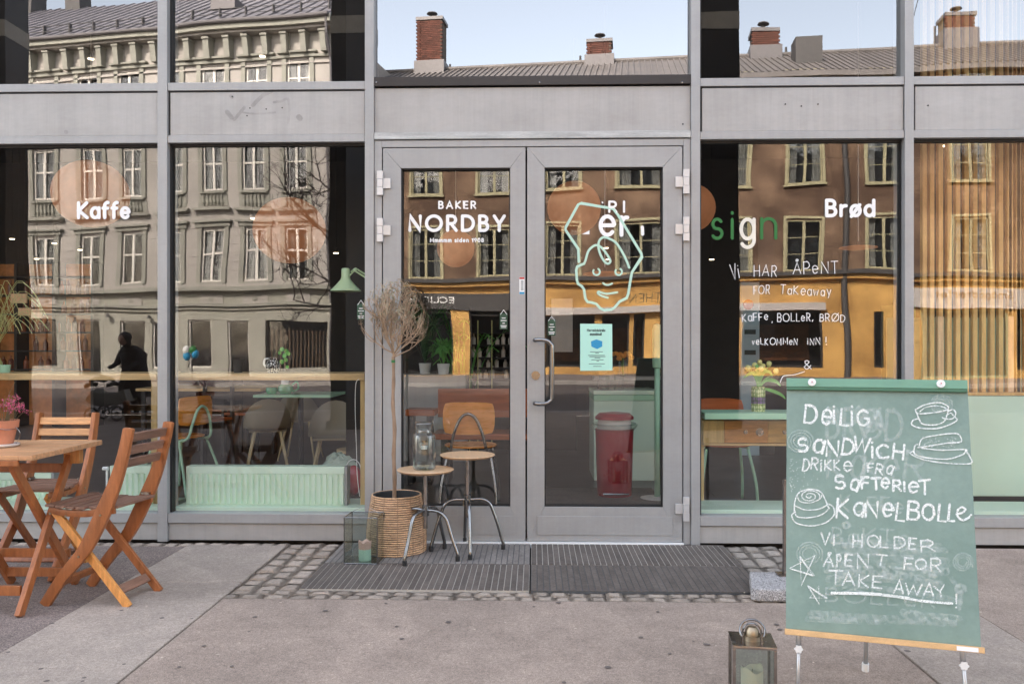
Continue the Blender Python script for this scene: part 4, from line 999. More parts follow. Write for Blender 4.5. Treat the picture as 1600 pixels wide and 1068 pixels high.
for (p, w) in (([(1300, 917), (1340, 914), (1400, 922), (1470, 932), (1500, 940)], 9), ([(1420, 885), (1450, 890), (1478, 893)], 12), ([(1345, 640), (1355, 660), (1370, 650), (1378, 668)], 17), ([(1352, 672), (1372, 665)], 12), ([(1485, 902), (1500, 925), (1498, 950)], 7), ([(1268, 959), (1340, 964), (1420, 968), (1490, 972)], 14), ([(1262, 966), (1380, 972)], 9), ([(1410, 955), (1500, 966)], 10)):
    ribbon(sm, cat_rom(p, 5), w, bd_fn, 80+kk, .35); kk += 1
sm.build('chalk_smear', M['smear'], ct)['kind'] = 'stuff'
L1 = [('D', (1257, 659, 1275, 661, 27)), ('e', (1283, 661, 1297, 663, 33)), ('i', (1303, 660, 1304, 660, 30)), ('L', (1313, 663, 1325, 664, 25)), ('i', (1331, 663, 1332, 663, 32)), ('G', (1339, 664, 1357, 665, 24)),
      ('S', (1248, 706, 1262, 705, 20)), ('a', (1270, 704, 1284, 707, 30)), ('N', (1291, 711, 1308, 712, 22)), ('D', (1315, 708, 1332, 710, 24)), ('W', (1333, 703, 1356, 706, 22)), ('i', (1363, 713, 1364, 713, 26)), ('C', (1370, 715, 1387, 715, 20)), ('H', (1395, 716, 1410, 718, 23)),
      ('S', (1306, 764, 1320, 763, 20)), ('a', (1327, 763, 1338, 767, 26)), ('F', (1347, 762, 1357, 762, 18)), ('T', (1362, 763, 1376, 763, 17)), ('e', (1377, 762, 1389, 763, 25)), ('R', (1396, 766, 1408, 766, 17)), ('I', (1413, 766, 1414, 766, 14)), ('e', (1420, 769, 1434, 769, 24)), ('T', (1437, 773, 1453, 772, 21)),
      ('K', (1307, 809, 1323, 810, 28)), ('a', (1333, 801, 1347, 805, 30)), ('N', (1353, 806, 1370, 807, 24)), ('e', (1379, 804, 1393, 806, 31)), ('L', (1400, 812, 1412, 813, 27)), ('B', (1418, 811, 1436, 812, 28)), ('O', (1441, 811, 1459, 812, 24)), ('L', (1466, 812, 1477, 813, 26)), ('L', (1481, 813, 1491, 814, 25))]
def words_(L, cuts, w, m, hand, nm):
    i = 0
    for n_ in cuts:
        wm = MB()
        for s_, a in L[i:i+n_]: text(wm, s_, *a, w, bd_fn, jit=.5, wj=.45, hand=hand)
        i += n_; o_ = wm.build(nm, m, ct)
words_(L1, (6, 8, 9, 9), 3.7, M['chalk'], .04, 'chalk_word')
ck = MB()
ribbon(ck, cat_rom([(1494, 803), (1504, 800), (1508, 795), (1502, 792), (1496, 797), (1496, 806), (1503, 812), (1512, 809), (1517, 804)], 5), 3.3, bd_fn, 90, .45)
ck.build('chalk_letter', M['chalk'], ct)
L2 = [('D', (1254, 735, 1263, 736, 18)), ('R', (1267, 732, 1277, 733, 17)), ('i', (1283, 735, 1284, 735, 18)), ('K', (1289, 734, 1299, 734, 15)), ('K', (1303, 734, 1312, 734, 15)), ('e', (1318, 735, 1330, 736, 22)),
      ('F', (1356, 737, 1364, 737, 13)), ('R', (1368, 739, 1378, 741, 15)), ('a', (1384, 738, 1392, 741, 20)),
      ('V', (1283, 851, 1296, 851, 18)), ('I', (1303, 851, 1304, 851, 17)), ('H', (1333, 854, 1347, 854, 20)), ('O', (1355, 853, 1373, 854, 18)), ('L', (1376, 854, 1388, 854, 18)), ('D', (1398, 856, 1414, 856, 17)), ('E', (1420, 857, 1430, 858, 17)), ('R', (1440, 861, 1461, 860, 17)),
      ('Å', (1287, 883, 1301, 884, 17)), ('P', (1308, 884, 1314, 884, 18)), ('E', (1320, 883, 1330, 884, 17)), ('N', (1340, 887, 1357, 887, 21)), ('T', (1368, 882, 1384, 884, 17)), ('F', (1413, 889, 1425, 890, 19)), ('O', (1430, 888, 1447, 889, 16)), ('R', (1454, 891, 1470, 892, 20)),
      ('T', (1295, 911, 1317, 911, 20)), ('A', (1317, 914, 1335, 914, 19)), ('K', (1342, 916, 1357, 917, 19)), ('E', (1363, 917, 1377, 918, 18)), ('A', (1396, 925, 1411, 926, 20)), ('W', (1413, 927, 1439, 929, 17)), ('A', (1443, 929, 1458, 930, 19)), ('Y', (1463, 933, 1479, 930, 18)), ('!', (1494, 948, 1495, 948, 22))]
words_(L2, (6, 3, 2, 6, 5, 3, 4, 5), 2.6, M['chalk_thin'], .03, 'chalk_word')
ck = MB()
dr_ = [
 ([(1430, 640), (1446, 632), (1467, 629), (1481, 635), (1477, 641), (1455, 645), (1434, 646), (1430, 640)], 2), ([(1437, 643), (1447, 636), (1466, 634), (1478, 638)], 1.6),
 ([(1431, 643), (1436, 655), (1441, 662), (1458, 664), (1474, 659), (1480, 646), (1481, 637)], 2), ([(1480, 643), (1489, 640), (1493, 646), (1488, 654), (1476, 654), (1472, 652)], 2), ([(1478, 650), (1485, 645), (1489, 649)], 1.5),
 ([(1434, 654), (1426, 657), (1425, 664), (1440, 669), (1465, 669), (1484, 663), (1495, 656), (1490, 651)], 2),
 ([(1436, 696), (1441, 685), (1462, 680), (1488, 677), (1498, 679), (1501, 690), (1480, 692), (1455, 696), (1434, 699)], 2), ([(1433, 694), (1429, 697), (1429, 709), (1448, 715), (1480, 717), (1501, 711), (1508, 706), (1507, 702), (1470, 703), (1440, 700)], 2),
 ([(1421, 707), (1428, 704), (1422, 708), (1440, 717), (1475, 723), (1516, 724), (1514, 712), (1508, 704)], 2),
 ([(1241, 800), (1242, 782), (1249, 769), (1266, 764), (1282, 768), (1290, 782), (1294, 792)], 2), ([(1246, 775), (1250, 783), (1266, 785), (1281, 779), (1284, 773)], 1.5), ([(1243, 790), (1258, 796), (1279, 795), (1293, 788)], 1.6), ([(1242, 798), (1246, 807), (1266, 808), (1285, 803), (1296, 793)], 1.8),
 ([(1241, 800), (1237, 806), (1245, 817), (1268, 821), (1290, 816), (1303, 804), (1302, 792), (1295, 787)], 1.8)]
kk = 100
for p, w in dr_: ribbon(ck, cat_rom(p, 4), w, bd_fn, kk, .5); kk += 1
ribbon(ck, [(1265+(2+f*.42)*cos(f*.38), 775+(1.4+f*.26)*sin(f*.38)) for f in range(36)], 1.5, bd_fn, kk, .4); kk += 1
for i in range(60):
    ribbon(ck, [(1441+R.uniform(0, 55), 690+R.uniform(-8, 9)), (1441+R.uniform(0, 55), 691+R.uniform(-6, 9))][:1]*1+[], 1.2, bd_fn, kk, 0, 4); kk += .2
for s_ in ([(1250, 869), (1272, 898), (1234, 887), (1273, 867), (1252, 914), (1250, 869)], [(1251, 872), (1270, 899), (1236, 888)], [(1262, 914), (1293, 934), (1265, 933), (1279, 915), (1280, 943), (1262, 914)], [(1264, 917), (1290, 933)]):
    ribbon(ck, s_, 1.6, bd_fn, kk, .5); kk += 1
for i in range(70):
    a = (1234+R.uniform(0, 50)*R.random(), R.uniform(716, 770)); ribbon(ck, [a], 1.1, bd_fn, 140+i*.2, 0, 4)
oo_ = ck.build('chalk_drawing', M['chalk_thin'], ct); oo_['label'] = 'chalk cup, sandwich, bun and stars'; oo_['kind'] = 'stuff'
ck = MB(); ribbon(ck, cat_rom([(1299, 926), (1340, 927), (1390, 930), (1440, 938), (1487, 942)], 5), 3.6, bd_fn, 170, .3); ribbon(ck, cat_rom([(1299, 925), (1360, 926), (1420, 933)], 5), 3, bd_fn, 171, .3)
ck.build('chalk_underline', M['chalk'], ct)
# ---------------------------------------------------------------- behind the glass
def fl(u, D, v=700): return X(u, D)
# window bars (oak counters) with posts
def counter(label, u0, u1, posts):
    x0, x1 = X(u0, 5.2), X(u1, 5.2); z1 = Z(583.5, 5.2); z0 = Z(594, 5.2)
    t = thing('window_counter', label, 'counter', ((x0+x1)/2, .2, 0)); w = (x1-x0)/2
    MB().box(-w, w, -.02, .34, z0, z1).build('counter_top', M['oak'], t, bevel=.003)
    for a, b_ in posts:
        p0, p1 = X(a, 5.2)-(x0+x1)/2, X(b_, 5.2)-(x0+x1)/2
        MB().box(p0, p1, 0, .05, .09, z0-.001).build('post', M['oak_post'], t, bevel=.002)
    return t
counter('oak counter shelf behind the leftmost window, under the word Kaffe', -72, 246.5, [(236, 246)])
counter('oak counter shelf behind the window left of the doors, holding the dotted jug', 263.5, 570.5, [(264, 273.5), (563, 570)])
# mint sill along all windows
t = thing('window_sill', 'mint painted low sill along the foot of the shop windows', 'sill'); t['kind'] = 'structure'; del t['category']
for (a, b_) in ((-500, 246), (261, 569), (1096, 1413), (1429, 2000)):
    MB().box(X(a), X(b_), .10, .42, .10, .195).build('sill', M['mint_light'], t, bevel=.004)
# radiators with fluted front
def radiator(label, u0, u1, vt, D, end=True):
    x0, x1 = X(u0, D), X(u1, D); zt = Z(vt, D); zb_ = .1695; y = D-CD
    t = thing('radiator', label, 'radiator', ((x0+x1)/2, y, 0)); w = (x1-x0)/2
    n = max(4, int(w*2/.035)); p = w*2/n
    fr = MB(); pts = []
    for i in range(n):
        xa = -w+i*p
        for f, d in ((.0, 0), (.30, 0), (.42, -.014), (.88, -.014)): pts.append((xa+f*p, d))
    pts.append((w, 0))
    zl, zh_ = zb_+.035, zt-.05
    for a, b_ in zip(pts, pts[1:]): fr.poly([(a[0], a[1], zl), (b_[0], b_[1], zl), (b_[0], b_[1], zh_), (a[0], a[1], zh_)])
    fr.build('fluted_front', M['rad'], t)
    MB().box(-w, w, -.003, .012, zh_, zt-.004).build('top_band', M['rad'], t, bevel=.002)
    MB().box(-w, w, -.003, .012, zb_, zl).build('bottom_band', M['rad'], t, bevel=.002)
    MB().box(-w, w, .013, .085, zb_+.01, zt-.02).build('core', M['rad'], t)
    gr = MB()
    for i in range(int(w*2/.012)): gr.box(-w+i*.012, -w+i*.012+.007, .013, .085, zt-.019, zt-.004)
    gr.build('top_grille', M['rad'], t)['kind'] = 'stuff'
    if end: MB().box(w+.001, w+.018, -.003, .088, zb_, zt-.002).build('end_cover', M['frame'], t, bevel=.002)
    return t
r_ = radiator('mint radiator under the counter at the far left edge', -60, 80, 741, 5.3)
r_ = radiator('short mint radiator with a white valve, right half of the leftmost window', 172, 236, 729, 5.17, False)
vv = MB(); w = (X(236, 5.17)-X(172, 5.17))/2; vv.tube([(-w-.01, 0, .42), (-w-.045, 0, .42)], .012, 10); vv.tube([(-w-.02, 0, .42), (-w-.02, 0, .10)], .007, 8); smooth_angle(vv.build('valve', M['white'], r_))
radiator('long mint radiator under the counter left of the doors', 291, 538, 729, 5.17)

# pendant lamps
def pendant(label, u, v, D, r, flat=1, m='lamp_orange'):
    c = P(u, v, D); t = thing('pendant_lamp', label, 'lamp', tuple(c), 0, 'round paper pendant lamps')
    smooth_angle(MB().ball((0, 0, 0), r, r, r*flat, 28, 16).build('shade', M[m], t), 60)
    MB().tube([(0, 0, r*flat), (0, 0, 4.29-c.z)], .004, 6).build('cord', M['white'], t)
    MB().tube([(0, 0, r*flat-.01), (0, 0, r*flat+.04)], .02, 8).build('lamp_holder', M['dark'], t)
pendant('large round orange paper lamp left behind the word Kaffe', 142, 303, 8.2, .36, .92)
pendant('large round orange paper lamp seen below the black branches', 452.5, 360, 8.2, .355, .92)
pendant('small glowing round lamp behind the bakery name on the left door', 712, 388, 9.5, .215)
pendant('round orange lamp behind the hat drawing on the right door', 897, 325, 8.4, .27)
pendant('round orange lamp half hidden beside the green letter s', 1080, 325, 8.4, .24)
pendant('flat disc lamp behind the handwritten window greeting', 1341, 387, 7.6, .165, .10)
pendant('flat disc lamp low behind the drawn face on the right door', 945, 428, 7.6, .20, .10)
t = None
for i, (u, v, D) in enumerate(((19, 373, 11), (85, 380, 11), (57, 404, 12), (125, 390, 12), (86, 428, 13), (90, 454, 12.5), (83, 462, 13), (525, 395, 10), (396, 341, 9), (548, 414, 12), (1112, 405, 11), (1473, 228, 9), (410, 88, 8.5), (142, 92, 8.5), (560, 200, 9), (947, 387, 11), (950, 405, 12))):
    w_ = ('leftmost, left of the orange lamp', 'below the orange lamp, left of the word', 'second from the left edge', 'below the end of the word Kaffe', 'below the big left lamp', 'above its twin near the amber boards', 'lowest, above the bar shelf', 'right of the big middle lamp', 'left of the big middle lamp', 'just left of the mint desk lamp', 'below the green letters', 'at the top of the slatted partition', 'high in the second upper window', 'high in the leftmost upper window', 'near the top of the dark column', 'below the hat drawing', 'beside the drawn curl of hair')[i]
    c = P(u, v, D); t = thing('ceiling_spot', 'tiny lit spot lamp inside the cafe, '+w_, 'spotlight', tuple(c), 0, 'small lit spots inside the cafe')
    MB().lathe([(0, -.010), (.028, -.008), (.032, 0), (0, .0)], n=14).build('bulb', M['spot'], t)
    MB().lathe([(.034, .001), (.028, .05), (0, .06)], n=14).build('shade', M['dark'], t)
    MB().tube([(0, 0, .06), (0, 0, 4.29-c.z)], .004, 5).build('rod', M['dark'], t)

# mint desk lamp
c = P(540, 440, 5.42)
t = thing('desk_lamp', 'mint green desk lamp with a cone shade hanging by the dark column', 'lamp', tuple(c))
smooth_angle(MB().lathe([(.100, -.062), (.097, -.055), (.060, -.018), (.034, .012), (.028, .030), (.027, .082), (.020, .088), (0, .088)], n=32).build('shade', M['mint_lamp'], t), 50)
smooth_angle(MB().lathe([(.095, -.060), (.03, .0), (0, .0)], n=24).build('reflector', M['white'], t), 50)
ar = MB(); ar.tube([(.025, .0, .04), (.06, 0, .072), (.22, .04, -.03)], .006, 8); ar.tube([(.03, .02, .065), (.06, .02, .09), (.22, .06, -.01)], .006, 8); ar.ball((.06, .01, .078), .013); ar.build('arm', M['mint_lamp'], t)
MB().tube([(.22, .05, -.02), (.22, .05, -.58)], .008, 8).build('stand', M['mint_lamp'], t)
# black column beside it
struct(MB().box(X(543, 6.0), X(600, 6.0), .95, 1.4, .013, 4.25).build('dark_column', M['dark']))
# dotted jug
zc = Z(583.5, 5.2)+.0015
c = P(428, 583, 5.3)
t = thing('dotted_jug', 'white jug with black dots and a handle on the oak counter', 'jug', (c.x, .28, zc))
def dots_mat():
    m = mat('dotted_glaze', (.8, .8, .78), .3); nt = m.node_tree; b = nt.nodes['Principled BSDF']; tc = nd(nt, 'ShaderNodeTexCoord')
    v = nd(nt, 'ShaderNodeTexVoronoi'); v.inputs['Scale'].default_value = 95; v.inputs['Randomness'].default_value = .5; nt.links.new(tc.outputs['Object'], v.inputs['Vector'])
    r = ramp(nt, v.outputs['Distance'], (.8, .8, .76), (.015, .015, .015), .38, .42); nt.links.new(r.outputs[0], b.inputs['Base Color']); return m
M['dots'] = dots_mat()
smooth_angle(MB().lathe([(0, 0), (.03, 0), (.044, .02), (.047, .045), (.036, .072), (.024, .085), (.027, .098), (.022, .098), (0, .09)], n=28).build('body', M['dots'], t), 50)
smooth_angle(MB().tube(cat_rom([(-.028, 0, .09), (-.052, 0, .085), (-.058, 0, .055), (-.042, 0, .035)], 5), .006, 8).build('handle', M['ceramic'], t))
t = thing('eucalyptus_sprig', 'green round-leaved sprig standing in the dotted jug', 'plant', (c.x, .28, zc+.092))
sp = MB(); sp.tube(cat_rom([(0, 0, 0), (.03, 0, .05), (.075, 0, .03)], 5), .0015, 5); sp.tube(cat_rom([(0, 0, 0), (.045, .01, .02), (.10, 0, .055)], 5), .0015, 5); sp.tube([(0, 0, 0), (-.0, 0, .055)], .0012, 5); sp.build('stem', M['leaf_d'], t)
def disc_leaf(mb, c, r_, n=(0, -1, .3)):
    n = Vector(n).normalized(); a = n.orthogonal().normalized(); b_ = n.cross(a)
    mb.poly([Vector(c)+a*r_*cos(k*pi/4)+b_*r_*sin(k*pi/4) for k in range(8)])
lfm = MB()
for (x, z, r_) in ((.058, .058, .015), (.085, .045, .016), (.075, .018, .017), (.06, -.022, .015), (.082, -.01, .014), (.10, .03, .013), (.04, .035, .012), (.09, -.055, .012)): disc_leaf(lfm, (x, R.uniform(-.01, .01), z), r_, (R.uniform(-.4, .4), -1, R.uniform(-.3, .5)))
lfm.build('leaf', M['leaf_b'], t)['kind'] = 'stuff'
# mint cup with a gold bowl at far left, grass in the pot
t = thing('mint_cup', 'small mint cup at the left end of the oak counter', 'cup', (X(6, 5.25), .25, zc))
smooth_angle(MB().lathe([(0, 0), (.035, 0), (.040, .05), (.036, .05), (0, .01)], n=24).build('cup', M['mint'], t))
t = thing('pampas_bunch', 'bunch of pale feathery grass in a glass vase at the left frame edge', 'plant', (X(-12, 5.3), .3, zc))
smooth_angle(MB().lathe([(0, 0), (.05, 0), (.058, .06), (.03, .12), (.034, .15)], n=20).build('vase', M['vase_y'], t))
gm = MB()
for i in range(30):
    a = R.uniform(-1, 1); h = R.uniform(.35, .62); ex = R.uniform(.02, .26)
    pts = cat_rom([(0, 0, .1), (ex*.25, a*.03, h*.6), (ex*.7, a*.08, h*.97), (ex*1.15, a*.1, h*.86), (ex*1.35, a*.12, h*.7)], 3)
    gm.tube(pts, [.0018]*len(pts), 3, False)
gm.build('grass_stems', M['vase_y'], t)['kind'] = 'stuff'

# tables and chairs inside
def shell_chair(label, u, D, rz, s=1.0):
    t = thing('shell_chair', label, 'chair', (X(u, D), D-CD, .013), rz, 'beige shell chairs with beech legs')
    sh = MB(); m, n = 10, 14; k = 0; g_ = {}
    for i in range(m+1):
        for j in range(n+1):
            a = pi*(j/n)*1.25-pi*.125; f = i/m
            if f < .45:
                q = f/.45; x = .22*q*cos(a)*1.0; y = .20*q*sin(a); z = .44+.015*q*q
            else:
                q = (f-.45)/.55; hh_ = .31*max(0, sin(a))**.8*q
                x = (.22+.03*q)*cos(a); y = (.20+.05*q)*sin(a); z = .455+hh_
            g_[i, j] = len(sh.v); sh.v.append((x, y, z))
    for i in range(m):
        for j in range(n): sh.f.append((g_[i, j], g_[i+1, j], g_[i+1, j+1], g_[i, j+1]))
    sh.box(-.19, .19, -.16, .12, .425, .445)
    o = sh.build('shell', M['shell'], t); smooth_angle(o, 50)
    t.scale = (.86, .86, .92)
    for (a, b_) in ((-1, -1), (1, -1), (-1, 1), (1, 1)):
        MB().tube([(a*.13, b_*.11, .43), (a*.22, b_*.20, 0)], [.016, .010], 10).build('leg', M['beige_leg'], t, smooth=True)
    return t
shell_chair('beige shell chair behind the long radiator, near the green bowl', 418, 7.6, radians(200))
shell_chair('beige shell chair nearest the right post of the oak counter', 522, 7.0, radians(10))
shell_chair('beige shell chair by the mint table, with its back to the window', 470, 8.6, radians(180))
t = thing('cafe_table', 'small cafe table with a mint top behind the long radiator', 'table', (X(470, 7.9), 2.9, .013))
MB().box(-.36, .36, -.3, .3, .70, .725).build('table_top', M['mint'], t, bevel=.004)
MB().tube([(0, 0, .02), (0, 0, .70)], .025, 10).build('leg', M['dark'], t)
MB().lathe([(0, 0), (.22, 0), (.21, .02), (0, .03)], n=24).build('base', M['dark'], t)
tz = .013+.7265
t = thing('green_bowl', 'green glass jug with a handle on the mint cafe table', 'jug', (X(447, 7.8), 2.78, tz))
smooth_angle(MB().lathe([(0, 0), (.05, 0), (.075, .03), (.07, .07), (.045, .09)], n=24).build('bowl', M['green_glass'], t)); MB().tube(cat_rom([(.06, 0, .08), (.11, 0, .11), (.12, 0, .05), (.07, 0, .02)], 5), .008, 8).build('handle', M['green_glass'], t)
t = thing('green_bowl', 'small green glass dish beside the green jug on the mint table', 'dish', (X(427, 7.8), 2.75, tz))
smooth_angle(MB().lathe([(0, 0), (.04, 0), (.055, .03), (.05, .06)], n=24).build('bowl', M['green_glass'], t))
t = thing('wine_bottle', 'dark bottle with a white label on the mint cafe table', 'bottle', (X(443, 7.9), 2.95, tz))
smooth_angle(MB().lathe([(0, 0), (.035, 0), (.036, .17), (.014, .22), (.013, .30), (0, .30)], n=20).build('bottle', M['bottle_dark'], t))
MB().lathe([(.0368, .05), (.0368, .14)], n=20).build('label', M['white'], t)
def wood_table(label, u, D, w, d, h, m='brown_ply'):
    t = thing('wooden_table', label, 'table', (X(u, D), D-CD, .013))
    MB().box(-w/2, w/2, -d/2, d/2, h-.03, h).build('table_top', M[m], t, bevel=.004)
    for a in (-1, 1):
        for b_ in (-1, 1): MB().box(a*(w/2-.06)-.02, a*(w/2-.06)+.02, b_*(d/2-.06)-.02, b_*(d/2-.06)+.02, 0, h-.031).build('leg', M['dark'], t)
wood_table('oak-topped table behind the left end of the long radiator', 330, 8.8, 1.3, .7, .74, 'oak')
# tube chair behind counter left
def tube_chair(label, u, D, rz, ply, tube, h=.45):
    t = thing('tube_chair', label, 'chair', (X(u, D), D-CD, .013), rz, 'school chairs with bent plywood on steel tube')
    bk = MB(); m, n = 8, 10; g_ = {}
    for s_ in (0, 1):
        for i in range(m+1):
            for j in range(n+1):
                q = i/m*2-1; p_ = j/n*2-1
                x = .185*q*(1-.10*abs(p_)**3); z = .665+.115*p_*(1-.10*abs(q)**4)
                # rounded outline
                y = -.18+.03*q*q+(.012 if s_ else 0)
                g_[s_, i, j] = len(bk.v); bk.v.append((x, y, z))
    for s_ in (0, 1):
        for i in range(m):
            for j in range(n): bk.f.append((g_[s_, i, j], g_[s_, i+1, j], g_[s_, i+1, j+1], g_[s_, i, j+1]))
    rim = [(i, 0) for i in range(m)]+[(m, j) for j in range(n)]+[(i, n) for i in range(m, 0, -1)]+[(0, j) for j in range(n, 0, -1)]
    for a, b_ in zip(rim, rim[1:]+rim[:1]): bk.f.append((g_[0, a[0], a[1]], g_[0, b_[0], b_[1]], g_[1, b_[0], b_[1]], g_[1, a[0], a[1]]))
    smooth_angle(bk.build('backrest', ply, t), 40)
    st_ = MB()
    st_.prism([(.20*cos(a)*(1 if abs(cos(a)) < .8 else .95), .02+.19*sin(a), h) for a in [i*pi/12 for i in range(24)]], (0, 0, .012)); st_.build('seat', ply, t, bevel=.004)
    MB().tube(cat_rom([(-.16, .10, h-.012), (-.13, -.16, h-.01), (-.10, -.205, .56), (-.055, -.212, .665), (0, -.214, .70), (.055, -.212, .665), (.10, -.205, .56), (.13, -.16, h-.01), (.16, .10, h-.012)], 6), .011, 10).build('back_tube', tube, t, smooth=True)
    for a in (-1, 1):
        MB().tube(cat_rom([(a*.15, .13, h-.02), (a*.19, .19, .2), (a*.20, .21, .01)], 5), .011, 10).build('leg', tube, t, smooth=True)
        MB().tube(cat_rom([(a*.15, -.12, h-.02), (a*.19, -.20, .2), (a*.20, -.24, .01)], 5), .011, 10).build('leg', tube, t, smooth=True)
    return t
tube_chair('orange plywood chair on steel tube behind the left door glass', 735, 6.05, 0, M['orange_ply'], M['steel_dark'])
tube_chair('orange plywood chair on pale tube at the left end of the long radiator', 283, 6.6, radians(70), M['orange_ply'], M['mint'])
tube_chair('school chair with pale mint tube legs under the drawer desk', 1130, 6.2, radians(180), M['brown_ply'], M['mint'])
# brown leather bench and grey planter box behind left door
c0, c1 = X(684, 7.4), X(830, 7.4)
t = thing('bench', 'long orange brown wooden bench back behind the left door glass', 'bench', ((c0+c1)/2, 2.4, 0)); w = (c1-c0)/2
MB().box(-w, w, 0, .05, Z(652, 7.4), Z(607, 7.4)).build('back', M['brown_ply'], t, bevel=.01)
MB().box(-w, w, -.42, -.002, .40, .45).build('seat', M['brown_ply'], t, bevel=.01)
for a in (-1, 1): MB().box(a*(w-.1)-.03, a*(w-.1)+.03, -.38, .04, .013, .399).build('leg', M['dark'], t)
t = thing('bench', 'low reddish bench left of the long orange brown bench', 'bench', (X(655, 7.0), 2.0, 0))
MB().box(-.12, .13, 0, .25, Z(650, 7.0), Z(640, 7.0)).build('seat', M['brown_ply'], t, bevel=.004)
MB().box(-.10, -.06, .02, .22, .013, Z(650.5, 7)).build('leg', M['dark'], t); MB().box(.06, .10, .02, .22, .013, Z(650.5, 7)).build('leg', M['dark'], t)
t = thing('plant_box', 'grey box carrying potted palms behind the left door', 'plant box', (X(675, 8.6), 3.6, 0))
MB().box(-.36, .36, -.15, .15, .013, Z(584, 8.6)).build('box', M['panel'], t, bevel=.005)
def palm(label, u, D, zb_, h, n=18, m='leaf_d', sp=.5):
    t = thing('potted_palm', label, 'plant', (X(u, D), D-CD, zb_), 0, 'leafy plants behind the left door')
    smooth_angle(MB().lathe([(0, 0), (.05, 0), (.065, .11), (.058, .11), (0, .09)], n=20).build('pot', M['ceramic'], t))
    for i in range(n):
        a = i*2.4; l = h*R.uniform(.7, 1.05); ex = sp*R.uniform(.4, 1)
        pts = cat_rom([(0, 0, .1), (ex*.35*cos(a), ex*.35*sin(a), .1+l*.7), (ex*.8*cos(a), ex*.8*sin(a), .1+l), (ex*1.1*cos(a), ex*1.1*sin(a), .1+l*.85)], 4)
        fr = MB(); side = Vector((-sin(a), cos(a), 0))
        for k in range(len(pts)-1):
            f0 = k/len(pts); f1 = (k+1)/len(pts); w0 = .012*sin(pi*min(1, f0+.1)); w1 = .012*sin(pi*min(1, f1+.05))+.0004
            fr.poly([Vector(pts[k])+side*w0, Vector(pts[k])-side*w0, Vector(pts[k+1])-side*w1, Vector(pts[k+1])+side*w1])
            if k > 4 and k % 2:
                for s_ in (-1, 1):
                    d = (Vector(pts[k+1])-Vector(pts[k])).normalized(); p0 = Vector(pts[k]); fr.poly([p0, p0+side*s_*.05*1.2+d*.07, p0+side*s_*.055+d*.085, p0+d*.012])
        fr.build('frond', M[m], t)
zpb = Z(584, 8.6)+.0015
palm('tall dark palm with feathery fronds in front of the dark glass', 664, 8.6, zpb, .62, 20, 'leaf_d', .55)
palm('small bright green plant in a white pot by the yellow pillar reflection', 693, 8.4, zpb, .22, 16, 'leaf_b', .16)
palm('tall arching palm behind the yellow pillar reflection', 725, 9.4, .013, 1.5, 16, 'leaf_b', .8)
# product shelf with bottles
sx0, sx1 = X(732, 9.2), X(815, 9.2)
t = thing('product_shelf', 'dark shelf unit full of small bottles behind the left door', 'shelf', ((sx0+sx1)/2, 4.2, 0)); w = (sx1-sx0)/2
for a in (-1, 1): MB().box(a*w-.015, a*w+.015, 0, .25, .013, Z(478, 9.2)).build('side_panel', M['dark'], t)
MB().box(-w, w, .251, .27, .013, Z(478, 9.2)).build('back_panel', M['dark'], t)
shelf_z = []
for v in (500, 520, 540, 556, 573, 590, 612):
    z = Z(v+18, 9.2); shelf_z.append(z); MB().box(-w+.016, w-.016, 0, .25, z-.02, z).build('shelf_board', M['dark'], t)
for v, u in ((1, 746), (2, 768), (3, 733)): MB().tube([(X(u, 9.1)-(sx0+sx1)/2, -.03, .013), (X(u, 9.1)-(sx0+sx1)/2, -.03, Z(500, 9.1))], .006, 6).build('upright', M['vase_y'], t)
bme = MB().lathe([(0, 0), (.022, 0), (.023, .06), (.012, .075), (.010, .10), (0, .10)], n=10).build('small_bottle', M['bottle'], mesh_only=True)
ORD = ('first', 'second', 'third', 'fourth', 'fifth', 'sixth', 'seventh', 'eighth', 'ninth', 'tenth', 'eleventh', 'twelfth', 'thirteenth', 'fourteenth', 'fifteenth', 'sixteenth', 'seventeenth', 'eighteenth')
for iz, z in enumerate(shelf_z[1:5]):
    n_b = 0; x = sx0+.05
    while x < sx1-.04:
        if R.random() < .85:
            n_b += 1; tag(inst(bme, 'small_bottle', None, (x, 4.3, z+.0005), (0, 0, 0), (1, 1, R.uniform(.75, 1.35))), ORD[n_b-1]+' small pale bottle from the left in the '+('top', 'second highest', 'third highest', 'lowest')[iz]+' row of the dark shelf', 'bottle', 'small bottles on the dark product shelf')
        x += R.uniform(.06, .10)
# bar shelves at the far left, warm bottles
t = thing('bar_shelf', 'tall bar shelf of bottles lit warmly, deep behind the leftmost window', 'shelf', (X(60, 12), 6.9, 0)); w = .85
MB().box(-w, w, .30, .33, .013, 2.4).build('back_panel', M['warm'], t)
for a in (-1, -.33, .33, 1): MB().box(a*w-.02, a*w+.02, 0, .299, .013, 2.4).build('side_panel', M['dark'], t)
bz = []
for z in (.85, 1.12, 1.39, 1.66, 1.93, 2.2): bz.append(z); MB().box(-w, w, 0.001, .29, z-.02, z).build('shelf_board', M['dark'], t)
bme2 = MB().lathe([(0, 0), (.035, 0), (.036, .13), (.014, .17), (.013, .21), (0, .21)], n=10).build('wine_bottle', M['bottle_w'], mesh_only=True)
for iz, z in enumerate(bz[:5]):
    n_b = 0; x = -w+.08
    while x < w-.06:
        if R.random() < .8: n_b += 1; tag(inst(bme2, 'wine_bottle', None, (X(60, 12)+x, 7.02, z+.0005), (0, 0, 0), (1, 1, R.uniform(.8, 1.1))), ORD[n_b-1]+' bottle from the left on the '+('lowest', 'second lowest', 'middle', 'second highest', 'top')[iz]+' row of the warm bar shelf', 'bottle', 'bottles on the bar shelf')
        x += R.uniform(.09, .16)
